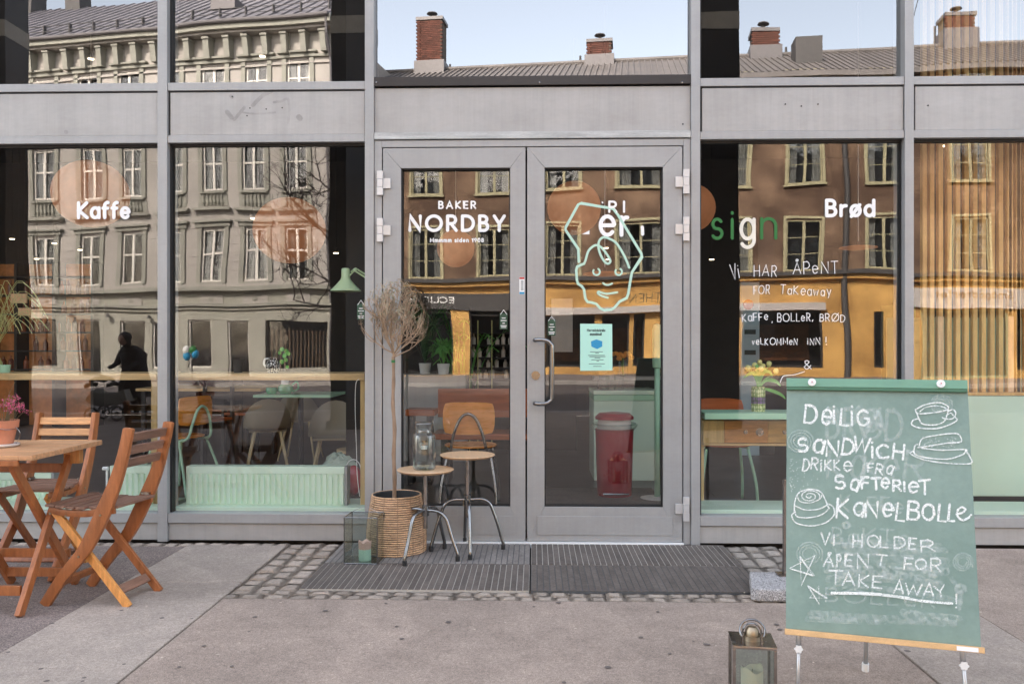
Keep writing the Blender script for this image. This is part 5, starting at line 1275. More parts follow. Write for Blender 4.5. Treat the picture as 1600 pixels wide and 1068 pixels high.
for i, (u, v, D, w_, h_) in enumerate(((29, 466, 9.5, .19, .11), (38, 487, 9.5, .15, .09), (57, 490, 9.5, .13, .10))):
    c = P(u, v, D); tt = thing('menu_board', ('orange square', 'small amber', 'narrow amber')[i]+' hanging board over the bar at the far left', 'board', tuple(c))
    MB().box(-w_/2, w_/2, 0, .02, -h_/2, h_/2).build('board', M['slat_y'], tt, bevel=.002); MB().tube([(0, .01, h_/2), (0, .01, 4.29-c.z)], .003, 5).build('cord', M['dark'], tt)
# bag behind the radiator
t = thing('plastic_bag', 'crumpled pale green bag lying behind the end of the long radiator', 'bag', (X(525, 5.5), .58, .35))
bg_ = MB(); bg_.ball((0, 0, 0), .13, .10, .12, 14, 10); bg_.v = [(x*R.uniform(.80, 1.15), y*R.uniform(.8, 1.1), z*R.uniform(.75, 1.12)) for x, y, z in bg_.v]; bg_.build('bag', M['plastic'], t)
t = thing('red_bag', 'dark red bag on the floor beside the end of the long radiator', 'bag', (X(553, 5.5), .5, .2))
smooth_angle(MB().ball((0, 0, .1), .055, .05, .10, 14, 10).build('bag', M['red'], t), 60); MB().tube([(.05*cos(a), -.02, .17+.07*sin(a)) for a in [i*pi/12 for i in range(13)]], .003, 6).build('handle', M['white'], t)
cbl = MB(); cbl.tube(cat_rom([tuple(P(u, v, 5.16)) for u, v in ((561, 592), (556, 600), (555, 640), (557, 700), (558, 740), (562, 775))], 6), .0022, 6); tag(cbl.build('power_cable', M['white']), 'thin white cable running down inside the right post of the oak counter', 'cable')
t = thing('stool', 'low stool with a round oak seat inside, behind the pale green bag', 'stool', (X(556, 6.1), 1.1, .013))
MB().lathe([(0, .40), (.14, .40), (.14, .42), (0, .42)], n=24).build('seat', M['beige_leg'], t)
for a in (0, 2.1, 4.2): MB().tube([(.1*cos(a), .1*sin(a), .40), (.15*cos(a), .15*sin(a), 0)], .01, 8).build('leg', M['dark'], t)

# right door: mint counter, bin, pole stand, flowers
x0, x1 = X(928, 7.3), X(1029, 7.3); zc = Z(612, 7.3)
t = thing('mint_counter', 'mint painted serving counter behind the right door', 'counter', ((x0+x1)/2, 2.5, .013)); w = (x1-x0)/2
MB().box(-w, w, -.2, .4, 0, zc-.09).build('body', M['mint_light'], t, bevel=.004)
MB().box(-w-.005, w+.005, -.21, .41, zc-.035, zc).build('worktop', M['mint_light'], t, bevel=.006)
MB().box(-w-.002, w+.002, -.205, .405, zc-.088, zc-.037).build('drawer_band', M['mint'], t, bevel=.006)
for i, (u, hh_, m_) in enumerate(((945, .16, 'clear'), (955, .15, 'clear'), (968, .12, 'clear'))):
    q = ('leftmost', 'middle', 'rightmost')[i]
    t = thing('storage_jar', q+' of the three glass jars standing on the mint counter', 'jar', (X(u, 7.3), 2.35, zc+.0145)); smooth_angle(MB().lathe([(0, .002), (.045, .002), (.045, hh_), (.03, hh_+.02)], n=20).build('body', M['clear'], t)); MB().lathe([(0, hh_+.021), (.032, hh_+.021), (.032, hh_+.04), (0, hh_+.04)], n=16).build('lid', M['steel'], t)
t = thing('flower_bouquet', 'bunch of orange flowers in a glass on a ledge behind the right door', 'flowers', (X(973, 7.6), 2.6, Z(577, 7.6)))
for i in range(11):
    a = i*2.4; r_ = .02+.012*i**.6*1.6
    MB().ball((r_*cos(a), r_*sin(a)*.6, .12+R.uniform(-.02, .03)), .026, .026, .02, 10, 6).build('flower', M['lamp_orange'] if False else M['tulip_o'] if 'tulip_o' in M else M.setdefault('tulip_o', mat('orange_petals', (.85, .36, .08), .6, var=.25, scale=40)), t)
smooth_angle(MB().lathe([(0, -.06), (.035, -.06), (.045, .03), (.05, .09)], n=18).build('glass', M['clear'], t)); MB().tube([(0, 0, -.05), (0, 0, .11)], .012, 6).build('stems', M['leaf'], t)
t = thing('wall_ledge', 'narrow dark shelf under the orange flowers behind the right door', 'shelf', (X(985, 7.8), 2.55, Z(577, 7.6)-.063)); MB().box(-.36, .42, 0, .2, -.03, 0).build('board', M['panel'], t); 
for a in (-.3, .36): MB().box(a-.015, a+.015, .02, .18, -.9, -.031).build('upright', M['dark'], t)
bx = X(960, 6.55)
t = thing('pedal_bin', 'red pedal bin with a domed lid and a clear bag behind the right door', 'bin', (bx, 1.55, .013))
H_ = Z(643, 6.55)-.013
smooth_angle(MB().lathe([(.125, 0), (.135, .02), (.150, H_-.14), (.150, H_-.13)], n=28, sx=1, sy=.9).build('body', M['red'], t))
smooth_angle(MB().lathe([(.135, H_-.129), (.13, H_-.06), (.13, H_-.055)], n=28, sx=1, sy=.9).build('white_liner', M['saucer'], t))
smooth_angle(MB().lathe([(.150, H_-.055), (.150, H_-.035), (.12, H_-.008), (.05, H_), (0, H_)], n=28, sx=1, sy=.9).build('lid', M['red'], t))
MB().lathe([(.155, H_-.14), (.185, H_-.10), (.17, H_-.085), (.152, H_-.1)], n=18).build('bin_bag', M['clear'], t)
MB().tube([(-.10, -.14, .04), (.10, -.14, .04)], .008, 8).build('pedal', M['steel'], t)
t = thing('mint_stand', 'mint pole stand on a pale round base right of the red bin', 'stand', (X(1027, 6.45), 1.45, .013))
smooth_angle(MB().lathe([(0, 0), (.13, 0), (.13, .008), (.03, .018), (0, .018)], n=28).build('base', M['saucer'], t)); MB().tube([(0, 0, .018), (0, 0, 1.25)], .022, 14).build('pole', M['mint'], t, smooth=True)
smooth_angle(MB().lathe([(0, 1.0), (.035, 1.01), (.038, 1.05), (.038, 1.30), (.03, 1.34), (0, 1.35)], n=20).build('dispenser', M['mint'], t))
# entrance floor mat inside
tag(MB().box(X(820, 6), X(1045, 6), .3, 1.9, .0135, .02).build('inner_door_mat', M['mat']), 'dark door mat lying inside behind the right door', 'door mat')
struct(MB().box(X(848, 9.5), X(900, 9.5), 4.4, 4.6, .013, 2.6).build('inner_partition', M['dark']))
t = thing('wall_picture', 'pale poster with small print hung on the dark partition behind the right door', 'poster', (X(878, 9.4), 4.385, 1.42)); MB().box(-.12, .12, 0, .012, -.3, .3).build('sheet', M['saucer'], t)

# right windows: mint ledge, desk with drawers, tulips
x0, x1 = X(1096, 5.2), X(1413, 5.2); zl = Z(642.5, 5.2)
struct(MB().box(x0, x1, .10, .40, Z(652, 5.2), zl).build('mint_window_board', M['mint'], bevel=.003))
t = thing('drawer_desk', 'wooden radio cabinet with dials under the mint window board', 'cabinet', (X(1180, 5.3), .3, 0))
za, zb2 = Z(691, 5.3), Z(656, 5.3); xo = X(1180, 5.3)
MB().box(X(1099, 5.3)-xo, X(1132, 5.3)-xo-.001, 0, .3, za, zb2).build('side_cabinet', M['oak_post'], t, bevel=.003)
MB().box(X(1132, 5.3)-xo, X(1200, 5.3)-xo-.001, 0, .3, za+.002, zb2).build('drawer', M['orange_w'], t, bevel=.003)
MB().box(X(1200, 5.3)-xo, X(1260, 5.3)-xo, 0, .3, za+.002, zb2).build('drawer', M['blonde_w'], t, bevel=.003)
MB().box(X(1099, 5.3)-xo, X(1400, 5.3)-xo, -.01, .3, za-.015, za-.0005).build('bottom_board', M['oak'], t, bevel=.002)
for (u, r_) in ((1165, .013), (1187, .026), (1226, .014)):
    x = X(u, 5.3)-xo; z = (za+zb2)/2; m = MB(); m.tube([(x, -.022, z), (x, -.0005, z)], r_*.62, 18); m.tube([(x, -.004, z), (x, -.0005, z)], r_, 22); smooth_angle(m.build('dial', M['steel_dark'], t))
for a in (1102, 1395): MB().box(X(a, 5.3)-xo-.012, X(a, 5.3)-xo+.012, .1, .13, .196, za-.016).build('leg', M['oak_post'], t)
t = thing('tulip_vase', 'yellow patterned vase with a purple band on the mint window board', 'vase', (X(1184, 5.25), .24, zl+.0008))
def vmat():
    m = mat('vase_pattern', (.62, .62, .28), .35); nt = m.node_tree; b = nt.nodes['Principled BSDF']; tc = nd(nt, 'ShaderNodeTexCoord')
    mp = nd(nt, 'ShaderNodeMapping'); mp.inputs['Scale'].default_value = (90, 90, 40); nt.links.new(tc.outputs['Object'], mp.inputs[0])
    ck_ = nd(nt, 'ShaderNodeTexVoronoi'); ck_.inputs['Scale'].default_value = 1; ck_.inputs['Randomness'].default_value = .3; nt.links.new(mp.outputs[0], ck_.inputs['Vector'])
    r = ramp(nt, ck_.outputs['Distance'], (.75, .74, .42), (.22, .30, .08), .35, .55)
    sz = nd(nt, 'ShaderNodeSeparateXYZ'); nt.links.new(tc.outputs['Object'], sz.inputs[0])
    a = nd(nt, 'ShaderNodeMath', operation='COMPARE'); a.inputs[1].default_value = .070; a.inputs[2].default_value = .021; nt.links.new(sz.outputs[2], a.inputs[0])
    r2 = ramp(nt, ck_.outputs['Distance'], (.26, .16, .30), (.08, .09, .07), .3, .6)
    mx = nd(nt, 'ShaderNodeMix', data_type='RGBA'); nt.links.new(a.outputs[0], mx.inputs[0]); nt.links.new(r.outputs[0], mx.inputs[6]); nt.links.new(r2.outputs[0], mx.inputs[7])
    nt.links.new(mx.outputs[2], b.inputs['Base Color']); return m
M['vase_p'] = vmat()
smooth_angle(MB().lathe([(0, 0), (.040, 0), (.043, .01), (.043, .138), (.039, .150), (.042, .156), (.036, .156), (0, .13)], n=28).build('vase', M['vase_p'], t))
t = thing('tulip_bunch', 'bunch of pale yellow tulips leaning out of the patterned vase', 'flowers', (X(1184, 5.25), .24, zl+.14))
hb = P(1184, 609, 5.24)
for k, (u, v) in enumerate(((1167, 575), (1173, 576), (1179, 571), (1189, 567), (1187, 576), (1203, 569), (1211, 580), (1195, 573))):
    e = P(u, v, 5.24)-Vector((X(1184, 5.25), .24, zl+.14)); e.y = (-.02, .02, 0, .03, -.03, .02, -.02, .04)[k]
    MB().tube(cat_rom([(0, 0, 0), (e.x*.35, e.y*.4, e.z*.55), (e.x, e.y, e.z-.01)], 5), .0028, 6).build('stem', M['leaf_b'], t, smooth=True)
    tp = MB(); tp.lathe([(0, -.018), (.012, -.012), (.0165, .002), (.014, .015), (.006, .021), (0, .018)], (e.x, e.y, e.z), 10); smooth_angle(tp.build('flower', M['tulip'], t), 70)
for (dx, h, bend, w_) in ((-.05, .10, -.05, .012), (.02, .13, .03, .013), (.10, .05, .03, .012), (-.02, .15, .01, .012), (.13, -.03, .03, .010), (.06, .11, .02, .011)):
    lm = MB(); pts = cat_rom([(0, -.005, 0), (dx*.4, -.02, h*.7+.02), (dx, -.025, h), (dx+bend, -.03, h-.03)], 4)
    for i in range(len(pts)-1):
        f0, f1 = i/(len(pts)-1), (i+1)/(len(pts)-1); a, b_ = Vector(pts[i]), Vector(pts[i+1]); s_ = (b_-a).normalized().cross(Vector((0, 1, 0)))
        lm.poly([a+s_*w_*sin(pi*(f0*.9+.05)), a-s_*w_*sin(pi*(f0*.9+.05)), b_-s_*w_*sin(pi*(f1*.9+.05)), b_+s_*w_*sin(pi*(f1*.9+.05))])
    lm.build('leaf', M['leaf_b'], t)
# sign board added inside right window, stands in for a reflected street banner
c = P(1172, 560, 9.0)
t = thing('info_sign', 'tall pale blue sign board with a red round badge behind the tulips', 'sign', (c.x, 4.0, .013))
MB().box(-.10, .10, 0, .05, 0, 1.86).build('board', mat('pale_blue_board', (.40, .52, .56), .5, var=.08), t, bevel=.004)
MB().tube([(-.02, -.006, 1.62), (-.02, -.0005, 1.62)], .055, 20).build('badge', M['redp'], t)
MB().box(.101, .28, .06, .4, 0, 2.4).build('dark_fin', M['dark'], t)
sg = MB()
for z in (1.30, 1.08, .88): sg.box(-.06, .06, -.004, -.0005, z, z+.05)
sg.build('print', M['ink'], t)['kind'] = 'stuff'
# slatted partition behind far right pane
t = thing('slat_partition', 'partition of upright larch slats behind the far right window', 'partition', (0, .62, 0))
D = 5.62; zA, zB_ = Z(612, D, 1500), 4.2
px = 1441
k = 0
for px in [1443, 1454.5] + [1481.5+13.4*i for i in range(0, 9)] + [1589.5] + [1603+13.4*i for i in range(8)]:
    x = X(px, D); lite = False
    MB().box(x-.0145, x+.0145, -.02, .02, zA, zB_ if px > 1440 else zB_).build('slat', M['slat'], t, bevel=.002)
for px in (1468, 1577):
    x = X(px, D); MB().box(x-.019, x+.019, -.021, .021, zA, Z(495, D)).build('slat', M['slat_y'], t, bevel=.002); MB().box(x-.0145, x+.0145, -.02, .02, Z(495, D)+.001, zB_).build('slat', M['slat'], t, bevel=.002)
MB().box(X(1436, D), X(1760, D), -.03, .03, Z(616, D), zA-.001).build('bottom_rail', M['slat'], t, bevel=.003)
MB().box(X(1436, D), X(1760, D), -.025, .025, .197, Z(617, D)).build('lower_panel', M['mint_light'], t, bevel=.003)
MB().box(X(1436, D), X(1760, D), .5, .52, .1, Z(493, D)).build('back_panel', M['gshop'], t)  # added panel, its green stands in for a shopfront reflected between the slats
struct(MB().box(X(1386, 6.4), X(1412, 6.4), 1.2, 1.5, .013, Z(478, 6.4)).build('green_reflection_block', M['gdark']))  # added indoors to stand in for the reflection of the green shopfront

# dark wooden bentwood chairs deeper in the room
for i, (u, D, rz) in enumerate(((392, 8.9, 1.4), (316, 8.1, -.4), (352, 9.4, 2.8))):
    t = thing('wooden_chair', ('dark ladder-back chair right of the oak-topped table', 'dark ladder-back chair at the left of the oak-topped table', 'dark ladder-back chair behind the oak-topped table')[i], 'chair', (X(u, D), D-CD, .013), rz, 'dark ladder-back chairs')
    MB().box(-.2, .2, -.2, .2, .44, .47).build('seat', M['brown_ply'], t, bevel=.006)
    for a in (-1, 1):
        MB().box(a*.18-.016, a*.18+.016, -.19, -.158, 0, .439).build('leg', M['dark'], t); MB().box(a*.18-.016, a*.18+.016, .201, .233, 0, .86).build('leg', M['dark'], t)
    for z in (.56, .67, .79): MB().box(-.163, .163, .205, .222, z-.025, z+.025).build('back_slat', M['dark'], t)
# things standing on the oak counter and more hanging lamps
t = thing('paper_cup', 'small black cup left on the oak counter beside the dotted jug', 'cup', (X(372, 5.3), .3, Z(583.5, 5.2)+.0015)); smooth_angle(MB().lathe([(0, 0), (.026, 0), (.036, .085), (.034, .085), (0, .01)], n=20).build('cup', M['dark'], t))
# ---------------------------------------------------------------- across the street (seen in the shop glass)
def frame_from(u0, D0, u1, D1):
    a = mir((X(u0, D0), D0-CD, 0)); b_ = mir((X(u1, D1), D1-CD, 0)); d = b_-a
    return a, b_, atan2(d.y, d.x), d.length
def local_hit(u, v, o, rz):
    """where the mirrored sight line through a picture point meets the facade plane: (x along, z)"""
    a, b_ = ray(u, v); d = Vector((a, -1, b_)); s_ = Vector((0, 2*YG+CD, CH)); n = Vector((-sin(rz), cos(rz), 0))
    p = s_+d*((o-s_).dot(n)/d.dot(n)); q = p-o
    return q.x*cos(rz)+q.y*sin(rz), p.z
def window_parts(w, h, m, style):
    """shared meshes of one window, local origin bottom centre on the wall face, +y to the street"""
    fr = MB(); t_ = .055
    fr.box(-w/2, -w/2+t_, -.10, -.03, 0, h); fr.box(w/2-t_, w/2, -.10, -.03, 0, h)
    fr.box(-w/2+t_, w/2-t_, -.10, -.031, 0, t_); fr.box(-w/2+t_, w/2-t_, -.10, -.031, h-t_, h)
    fr.box(-.05, .05, -.10, -.025, t_, h-t_)
    if style == 'grey': fr.box(-w/2+t_, -.051, -.10, -.026, h*.54, h*.54+.07); fr.box(.051, w/2-t_, -.10, -.026, h*.54, h*.54+.07)
    else:
        for z in (.33, .66): fr.box(-w/2+t_, -.051, -.09, -.05, h*z, h*z+.025); fr.box(.051, w/2-t_, -.09, -.05, h*z, h*z+.025)
    fm = fr.build('window_frame', M[m], mesh_only=True)
    gp = MB(); gp.poly([(-w/2+.03, -.07, .03), (w/2-.03, -.07, .03), (w/2-.03, -.07, h-.03), (-w/2+.03, -.07, h-.03)]); gm_ = gp.build('pane', M['glass_far'], mesh_only=True)
    bk = MB(); bk.box(-w/2, w/2, -.75, -.70, 0, h); bk.box(-w/2, w/2, -.70, -.11, -.01, 0); bk.box(-w/2-.01, -w/2, -.70, -.11, 0, h); bk.box(w/2, w/2+.01, -.70, -.11, 0, h); bk.box(-w/2, w/2, -.70, -.11, h, h+.01)
    bm_ = bk.build('dark_room', M['win_dark'], mesh_only=True)
    cu = MB()
    for s_ in (-1, 1):
        pts = [(s_*(w/2-.04-i*.03*w), -.20-.025*(i % 2)) for i in range(9)]
        for a, b_ in zip(pts, pts[1:]): cu.poly([(a[0], a[1], .05), (b_[0], b_[1], .05), (b_[0]+(.06*w*s_ if False else 0), b_[1], h-.05), (a[0], a[1], h-.05)])
    cm_ = cu.build('curtain', M['curtain'], mesh_only=True)
    return fm, gm_, bm_, cm_
def wall_with_holes(mb, x0, x1, z0, z1, holes, y0=-.28, y1=0):
    xs = sorted({x0, x1, *[h[0] for h in holes], *[h[1] for h in holes]}); xs = [x for x in xs if x0-1e-6 <= x <= x1+1e-6]
    zs = sorted({z0, z1, *[h[2] for h in holes], *[h[3] for h in holes]}); zs = [z for z in zs if z0-1e-6 <= z <= z1+1e-6]
    for a, b_ in zip(xs, xs[1:]):
        run = None
        for c, d in zip(zs, zs[1:]):
            cx, cz = (a+b_)/2, (c+d)/2
            solid = not any(h[0] < cx < h[1] and h[2] < cz < h[3] for h in holes)
            if solid: run = (run[0], d) if run else (c, d)
            if (not solid or d == zs[-1]) and run: mb.box(a, b_, y0, y1, run[0], run[1]); run = None
# --- grey classical apartment house
ga, gb, grz, gl = frame_from(-190, 35.2, 523, 31.5)
gt = thing('grey_apartment_house', 'grey stucco apartment house with moulded windows and bracketed cornice, mirrored in the left windows', 'building', tuple(gb), grz)
XL = -gl
def gh_(u, v): return local_hit(u, v, gb, grz)
wu = [-124, -58, 7, 72, 138, 204, 270, 335, 401, 466]
wxs = [gh_(u, 400)[0] for u in wu]; ww = .90
zr = [(gh_(270, 440)[1], gh_(270, 363)[1]), (gh_(270, 304)[1], gh_(270, 229)[1]), (gh_(270, 169)[1], gh_(270, 110)[1])]
HT = gh_(466, 42)[1]
zgf = gh_(400, 452)[1]
holes = [(x-ww/2, x+ww/2, a, b_) for x in wxs for a, b_ in zr]
gf = [(117, 153, 498, 'door'), (185, 226, 498, 'w'), (297, 332, 500, 'w'), (358, 392, 500, 'door'), (417, 511, 500, 'slat'), (24, 84, 498, 'shop'), (-80, -20, 498, 'shop'), (238, 256, 500, 'w')]
gh_holes = []
for a, b_, v, k in gf:
    xa, zt = gh_(a, v); xb, _ = gh_(b_, v); z0 = .0 if k == 'door' else .35
    gh_holes.append((xa, xb, z0, zt, k))
m = MB(); wall_with_holes(m, XL, 0, zgf, HT-.9, holes); m.box(XL, 0, -.28, 0, HT-.899, HT); m.box(-.28, 0, -10, -.281, 0, HT); m.build('wall', M['grey_stucco'], gt)
m = MB(); wall_with_holes(m, XL, 0, 0, zgf-.001, [h[:4] for h in gh_holes]); gfw = m.build('ground_floor_wall', M['grey_gf'], gt)
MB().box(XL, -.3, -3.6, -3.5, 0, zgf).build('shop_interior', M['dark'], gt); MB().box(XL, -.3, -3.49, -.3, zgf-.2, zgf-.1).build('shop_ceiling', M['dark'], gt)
fm, gm_, bm_, cm_ = window_parts(ww, zr[0][1]-zr[0][0], 'win_white', 'grey')
sur = {}
for k, (za, zb_) in enumerate(zr):
    h = zb_-za; s_ = MB()
    s_.box(-ww/2-.20, -ww/2-.02, .001, .07, -.05, h+.10); s_.box(ww/2+.02, ww/2+.20, .001, .07, -.05, h+.10)
    s_.box(-ww/2-.28, ww/2+.28, .001, .11, h+.101, h+.26); s_.box(-ww/2-.35, ww/2+.35, .001, .20, h+.261, h+.34)
    s_.box(-ww/2-.12, ww/2+.12, .001, .14, -.14, -.051)
    if k == 1:
        s_.box(-ww/2-.2, ww/2+.2, .001, .03, -.62, -.141)
        for i in range(6): s_.lathe([(.03, -.58), (.06, -.5), (.025, -.36), (.045, -.2)], (-ww/2+.05+i*(ww-.1)/5, .06, 0), 8)
        s_.box(-ww/2-.35, ww/2+.35, .001, .22, -.80, -.70)
    sur[k] = s_.build('window_surround', M['grey_trim'], mesh_only=True)
for k, (za, zb_) in enumerate(zr):
    for x in wxs:
        f = inst(fm, 'window', gt, (x, 0, za), (0, 0, 0), (1, 1, (zb_-za)/(zr[0][1]-zr[0][0])))
        inst(gm_, 'pane', f, rot=(R.uniform(-.03, .03), 0, R.uniform(-.04, .04))); inst(bm_, 'dark_room', f)
        if R.random() < .75: inst(cm_, 'curtain', f)
        inst(sur[k], 'window_surround', gt, (x, 0, za))
# pilaster grooves (rusticated bands between windows) and mouldings
for z, h, d, m_ in ((zgf-.02, .16, .30, 'grey_trim'), (zgf+.15, .10, .16, 'grey_stucco'), (zgf-.62, .10, .20, 'grey_trim'), (zgf-.75, .08, .10, 'grey_gf'), (HT-1.22, .09, .12, 'grey_trim'), (HT-1.45, .06, .07, 'grey_stucco'), (HT-.10, .28, .62, 'grey_trim'), (HT-.20, .09, .45, 'grey_stucco')):
    MB().box(XL, .05, .002, d, z, z+h).build('moulding', M[m_], gt)
for z in [zgf+.4+i*.33 for i in range(7)]:
    pm = MB()
    edges = [-ww/2-.3, ww/2+.3]
    for xa, xb in zip([XL]+[x+ww/2+.24 for x in wxs], [x-ww/2-.24 for x in wxs]+[0]):
        if xb > xa: pm.box(xa, xb, .001, .018, z, z+.27)
    o = pm.build('rusticated_course', M['grey_stucco'], gt)
bk = MB(); bk.prism([(-.11, .001, 0), (-.11, .30, .0), (-.11, .42, .72), (-.11, .001, .72)], (.22, 0, 0)); bk.box(-.14, .14, .002, .46, .721, .80); bm2 = bk.build('cornice_bracket', M['grey_trim'], mesh_only=True)
x = -.35
while x > XL: inst(bm2, 'cornice_bracket', gt, (x, 0, HT-1.08)); x -= .80
ro = MB(); ro.box(-.04, .04, 0, .03, -.04, .04); 
rm = MB().lathe([(0, .0), (.10, 0), (.10, .02), (.04, .03), (.04, .05), (0, .05)], n=12); rm.v = [(x, z+.0, y) for x, y, z in rm.v]; rme = rm.build('rosette', M['grey_trim'], mesh_only=True)
pn = MB(); pn.box(-.50, .50, .001, .03, -.17, .17); pne = pn.build('frieze_panel', M['grey_stucco'], mesh_only=True)
for x in wxs: inst(rme, 'rosette', gt, (x, .031, zgf-.33)); inst(pne, 'frieze_panel', gt, (x, 0, zgf-.33))
for xa, xb, z0, zt, k in gh_holes:
    w = xb-xa; f = MB(); t_ = .06; f.box(xa, xa+t_, -.2, -.08, z0, zt); f.box(xb-t_, xb, -.2, -.08, z0, zt); f.box(xa+t_, xb-t_, -.2, -.081, zt-t_, zt)
    if k in ('shop', 'w'): f.box(xa+t_, xb-t_, -.2, -.081, z0, z0+t_)
    if w > 1.3 and k != 'slat':
        n = 3 if w > 1.4 else 2
        for i in range(1, n): f.box(xa+w*i/n-.03, xa+w*i/n+.03, -.19, -.082, z0, zt-t_)
    fo = f.build('shop_window', M['win_white' if k == 'door' or k == 'w' else 'dark'], gt)
    if k == 'slat':
        n = 15
        sme = MB().box(-.028, .028, -.30, -.22, .3, zt-.35).build('slat', M['wood_slatfar'], mesh_only=True)
        for i in range(n): inst(sme, 'slat', gt, (xa+.12+(w-.24)*i/(n-1), 0, 0))
    g2 = MB(); g2.poly([(xa+.03, -.14, z0), (xb-.03, -.14, z0), (xb-.03, -.14, zt-.03), (xa+.03, -.14, zt-.03)]); g2.build('pane', M['glass_far'], fo)
    if k == 'shop':
        MB().box(xa+.1, xb-.1, -1.8, -1.7, .4, zt-.4).build('lit_shop_shelf', M['warm'], gt)
# roof with seams, snow guards, gutter
ry0, rz0, ry1, rz1 = .55, HT+.19, -6.2, HT+4.4
m = MB(); m.prism([(XL, ry0, rz0), (XL, ry1, rz1), (XL, ry1, rz1-.3), (XL, ry0, rz0-.02)], (-XL+.0, 0, 0)); m.build('roof', M['roof'], gt)
sl_ = sqrt((ry0-ry1)**2+(rz1-rz0)**2); an = atan2(rz1-rz0, ry0-ry1)
sm_ = MB().box(-.025, .025, -sl_, 0, 0, .05).build('roof_seam', M['roof'], mesh_only=True)
x = -.1
while x > XL: inst(sm_, 'roof_seam', gt, (x, ry0, rz0), (-an, 0, 0)); x -= .52
m = MB()
for f in (.10, .14):
    y = ry0+(ry1-ry0)*f; z = rz0+(rz1-rz0)*f+.32 if f > .12 else rz0+(rz1-rz0)*f+.16
    m.tube([(XL, y, z), (-.1, y, z)], .014, 5)
x = -.4
while x > XL: m.box(x-.02, x+.02, ry0+(ry1-ry0)*.14-.02, ry0+(ry1-ry0)*.12, rz0+(rz1-rz0)*.12, rz0+(rz1-rz0)*.13+.36); x -= 1.15
m.build('snow_guard', M['ledge_dark'], gt)
MB().tube([(XL, .68, HT+.16), (0, .68, HT+.16)], .085, 10).build('gutter', M['flash'], gt)
xd = gh_(519, 300)[0]; MB().tube([(xd, .62, HT+.1), (xd, .55, HT-.5), (xd-.05, .16, HT-1.3), (xd, .14, 0)], .05, 8).build('downpipe', M['flash'], gt)
sk = gh_(312, 12); m = MB(); yy = -2.0; m.box(sk[0]-.55, sk[0]+.55, yy-.5, yy+.3, rz0+1.5, rz0+1.95); m.build('skylight', M['flash'], gt, rot=None)
for (x_, w_) in ((-19.0, 1.2), (-16.2, .8), (-10.5, .9)):
    MB().box(x_-w_/2, x_+w_/2, -6.6, -5.7, rz1-.7, rz1+1.3).build('chimney', M['ledge_dark'], gt)
lampm = MB().lathe([(0, .1), (.03, .1), (.11, -.06), (.1, -.06), (0, .02)], n=10).build('wall_lamp', M['ledge_dark'], mesh_only=True)
for u in (112, 172, 236, 255): inst(lampm, 'wall_lamp', gt, (gh_(u, 492)[0], .16, gh_(u, 492)[1]))

# --- brown rendered house with ochre shops
ba, bb, brz, bl = frame_from(540, 33.4, 1760, 30.0)
bt = thing('brown_apartment_house', 'brown rendered house with olive windows and ochre shop fronts, mirrored in doors and right windows', 'building', tuple(ba), brz)
def bh_(u, v): return local_hit(u, v, ba, brz)
BW = bl; HB = bh_(1150, 122)[1]
wu = [665, 772, 880, 1000, 1145, 1257, 1388, 1517, 1640]
wl = [(bh_(u, 400)[0], 1.26 if u not in (1000,) else 1.8) for u in wu]
zr2 = [(bh_(1000, 429)[1], bh_(1000, 349)[1]), (bh_(1000, 295)[1], bh_(1000, 210)[1]), (bh_(1000, 165)[1]+.3, bh_(1000, 126)[1])]
zo1 = bh_(1000, 437)[1]; zo0 = bh_(1000, 484)[1]
holes = [(x-w/2, x+w/2, a, b_) for x, w in wl for a, b_ in zr2]
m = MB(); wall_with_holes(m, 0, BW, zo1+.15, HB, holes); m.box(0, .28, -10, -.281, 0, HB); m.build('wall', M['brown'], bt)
W1 = {}
for x, w in wl:
    for k, (za, zb_) in enumerate(zr2):
        key = (w, k)
        if key not in W1:
            W1[key] = window_parts(w, zb_-za, 'winframe_o', 'brown'); s_ = MB(); h = zb_-za
            s_.box(-w/2-.10, -w/2-.005, .001, .04, -.02, h+.05); s_.box(w/2+.005, w/2+.10, .001, .04, -.02, h+.05); s_.box(-w/2-.10, w/2+.10, .001, .04, h+.051, h+.14); s_.box(-w/2-.14, w/2+.14, .001, .12, -.09, -.021)
            W1[key] += (s_.build('window_surround', M['winframe_o'], mesh_only=True),)
        fm, gm_, bm_, cm_, su = W1[key]
        f = inst(fm, 'window', bt, (x, 0, za)); inst(gm_, 'pane', f, rot=(R.uniform(-.03, .03), 0, R.uniform(-.04, .04))); inst(bm_, 'dark_room', f)
        if R.random() < .8: inst(cm_, 'curtain', f)
        inst(su, 'window_surround', bt, (x, 0, za))
MB().box(0, BW, .001, .35, zo1-.0, zo1+.149).build('dark_ledge', M['ledge_dark'], bt)
MB().box(0, BW, .001, .22, zo1-.16, zo1-.001).build('ochre_moulding', M['ochre'], bt)
# ground floor openings
gfo = [(628, 703, 458, 586, 'dark'), (731, 800, 458, 600, 'dark'), (852, 930, 496, 600, 'shop'), (942, 985, 496, 600, 'shop'), (992, 1010, 496, 600, 'shop'), (1160, 1288, 490, 590, 'shop'), (1366, 1382, 486, 592, 'shop'), (1440, 1572, 482, 596, 'green'), (1584, 1700, 482, 596, 'shop')]
hl = []
for a, b_, v0, v1, k in gfo:
    xa, zt = bh_(a, v0); xb, z0 = bh_(b_, v1); hl.append((xa, xb, max(.02, z0) if k != 'shop' else .3, zt, k))
m = MB(); wall_with_holes(m, 0, BW, 0, zo1-.161, [h[:4] for h in hl]); m.build('ochre_wall', M['ochre'], bt)
MB().box(.3, BW, -3.6, -3.5, 0, zo1).build('shop_interior', M['dark'], bt)
MB().box(.3, BW, -3.49, -.3, zo1-.3, zo1-.2).build('shop_ceiling', M['dark'], bt)
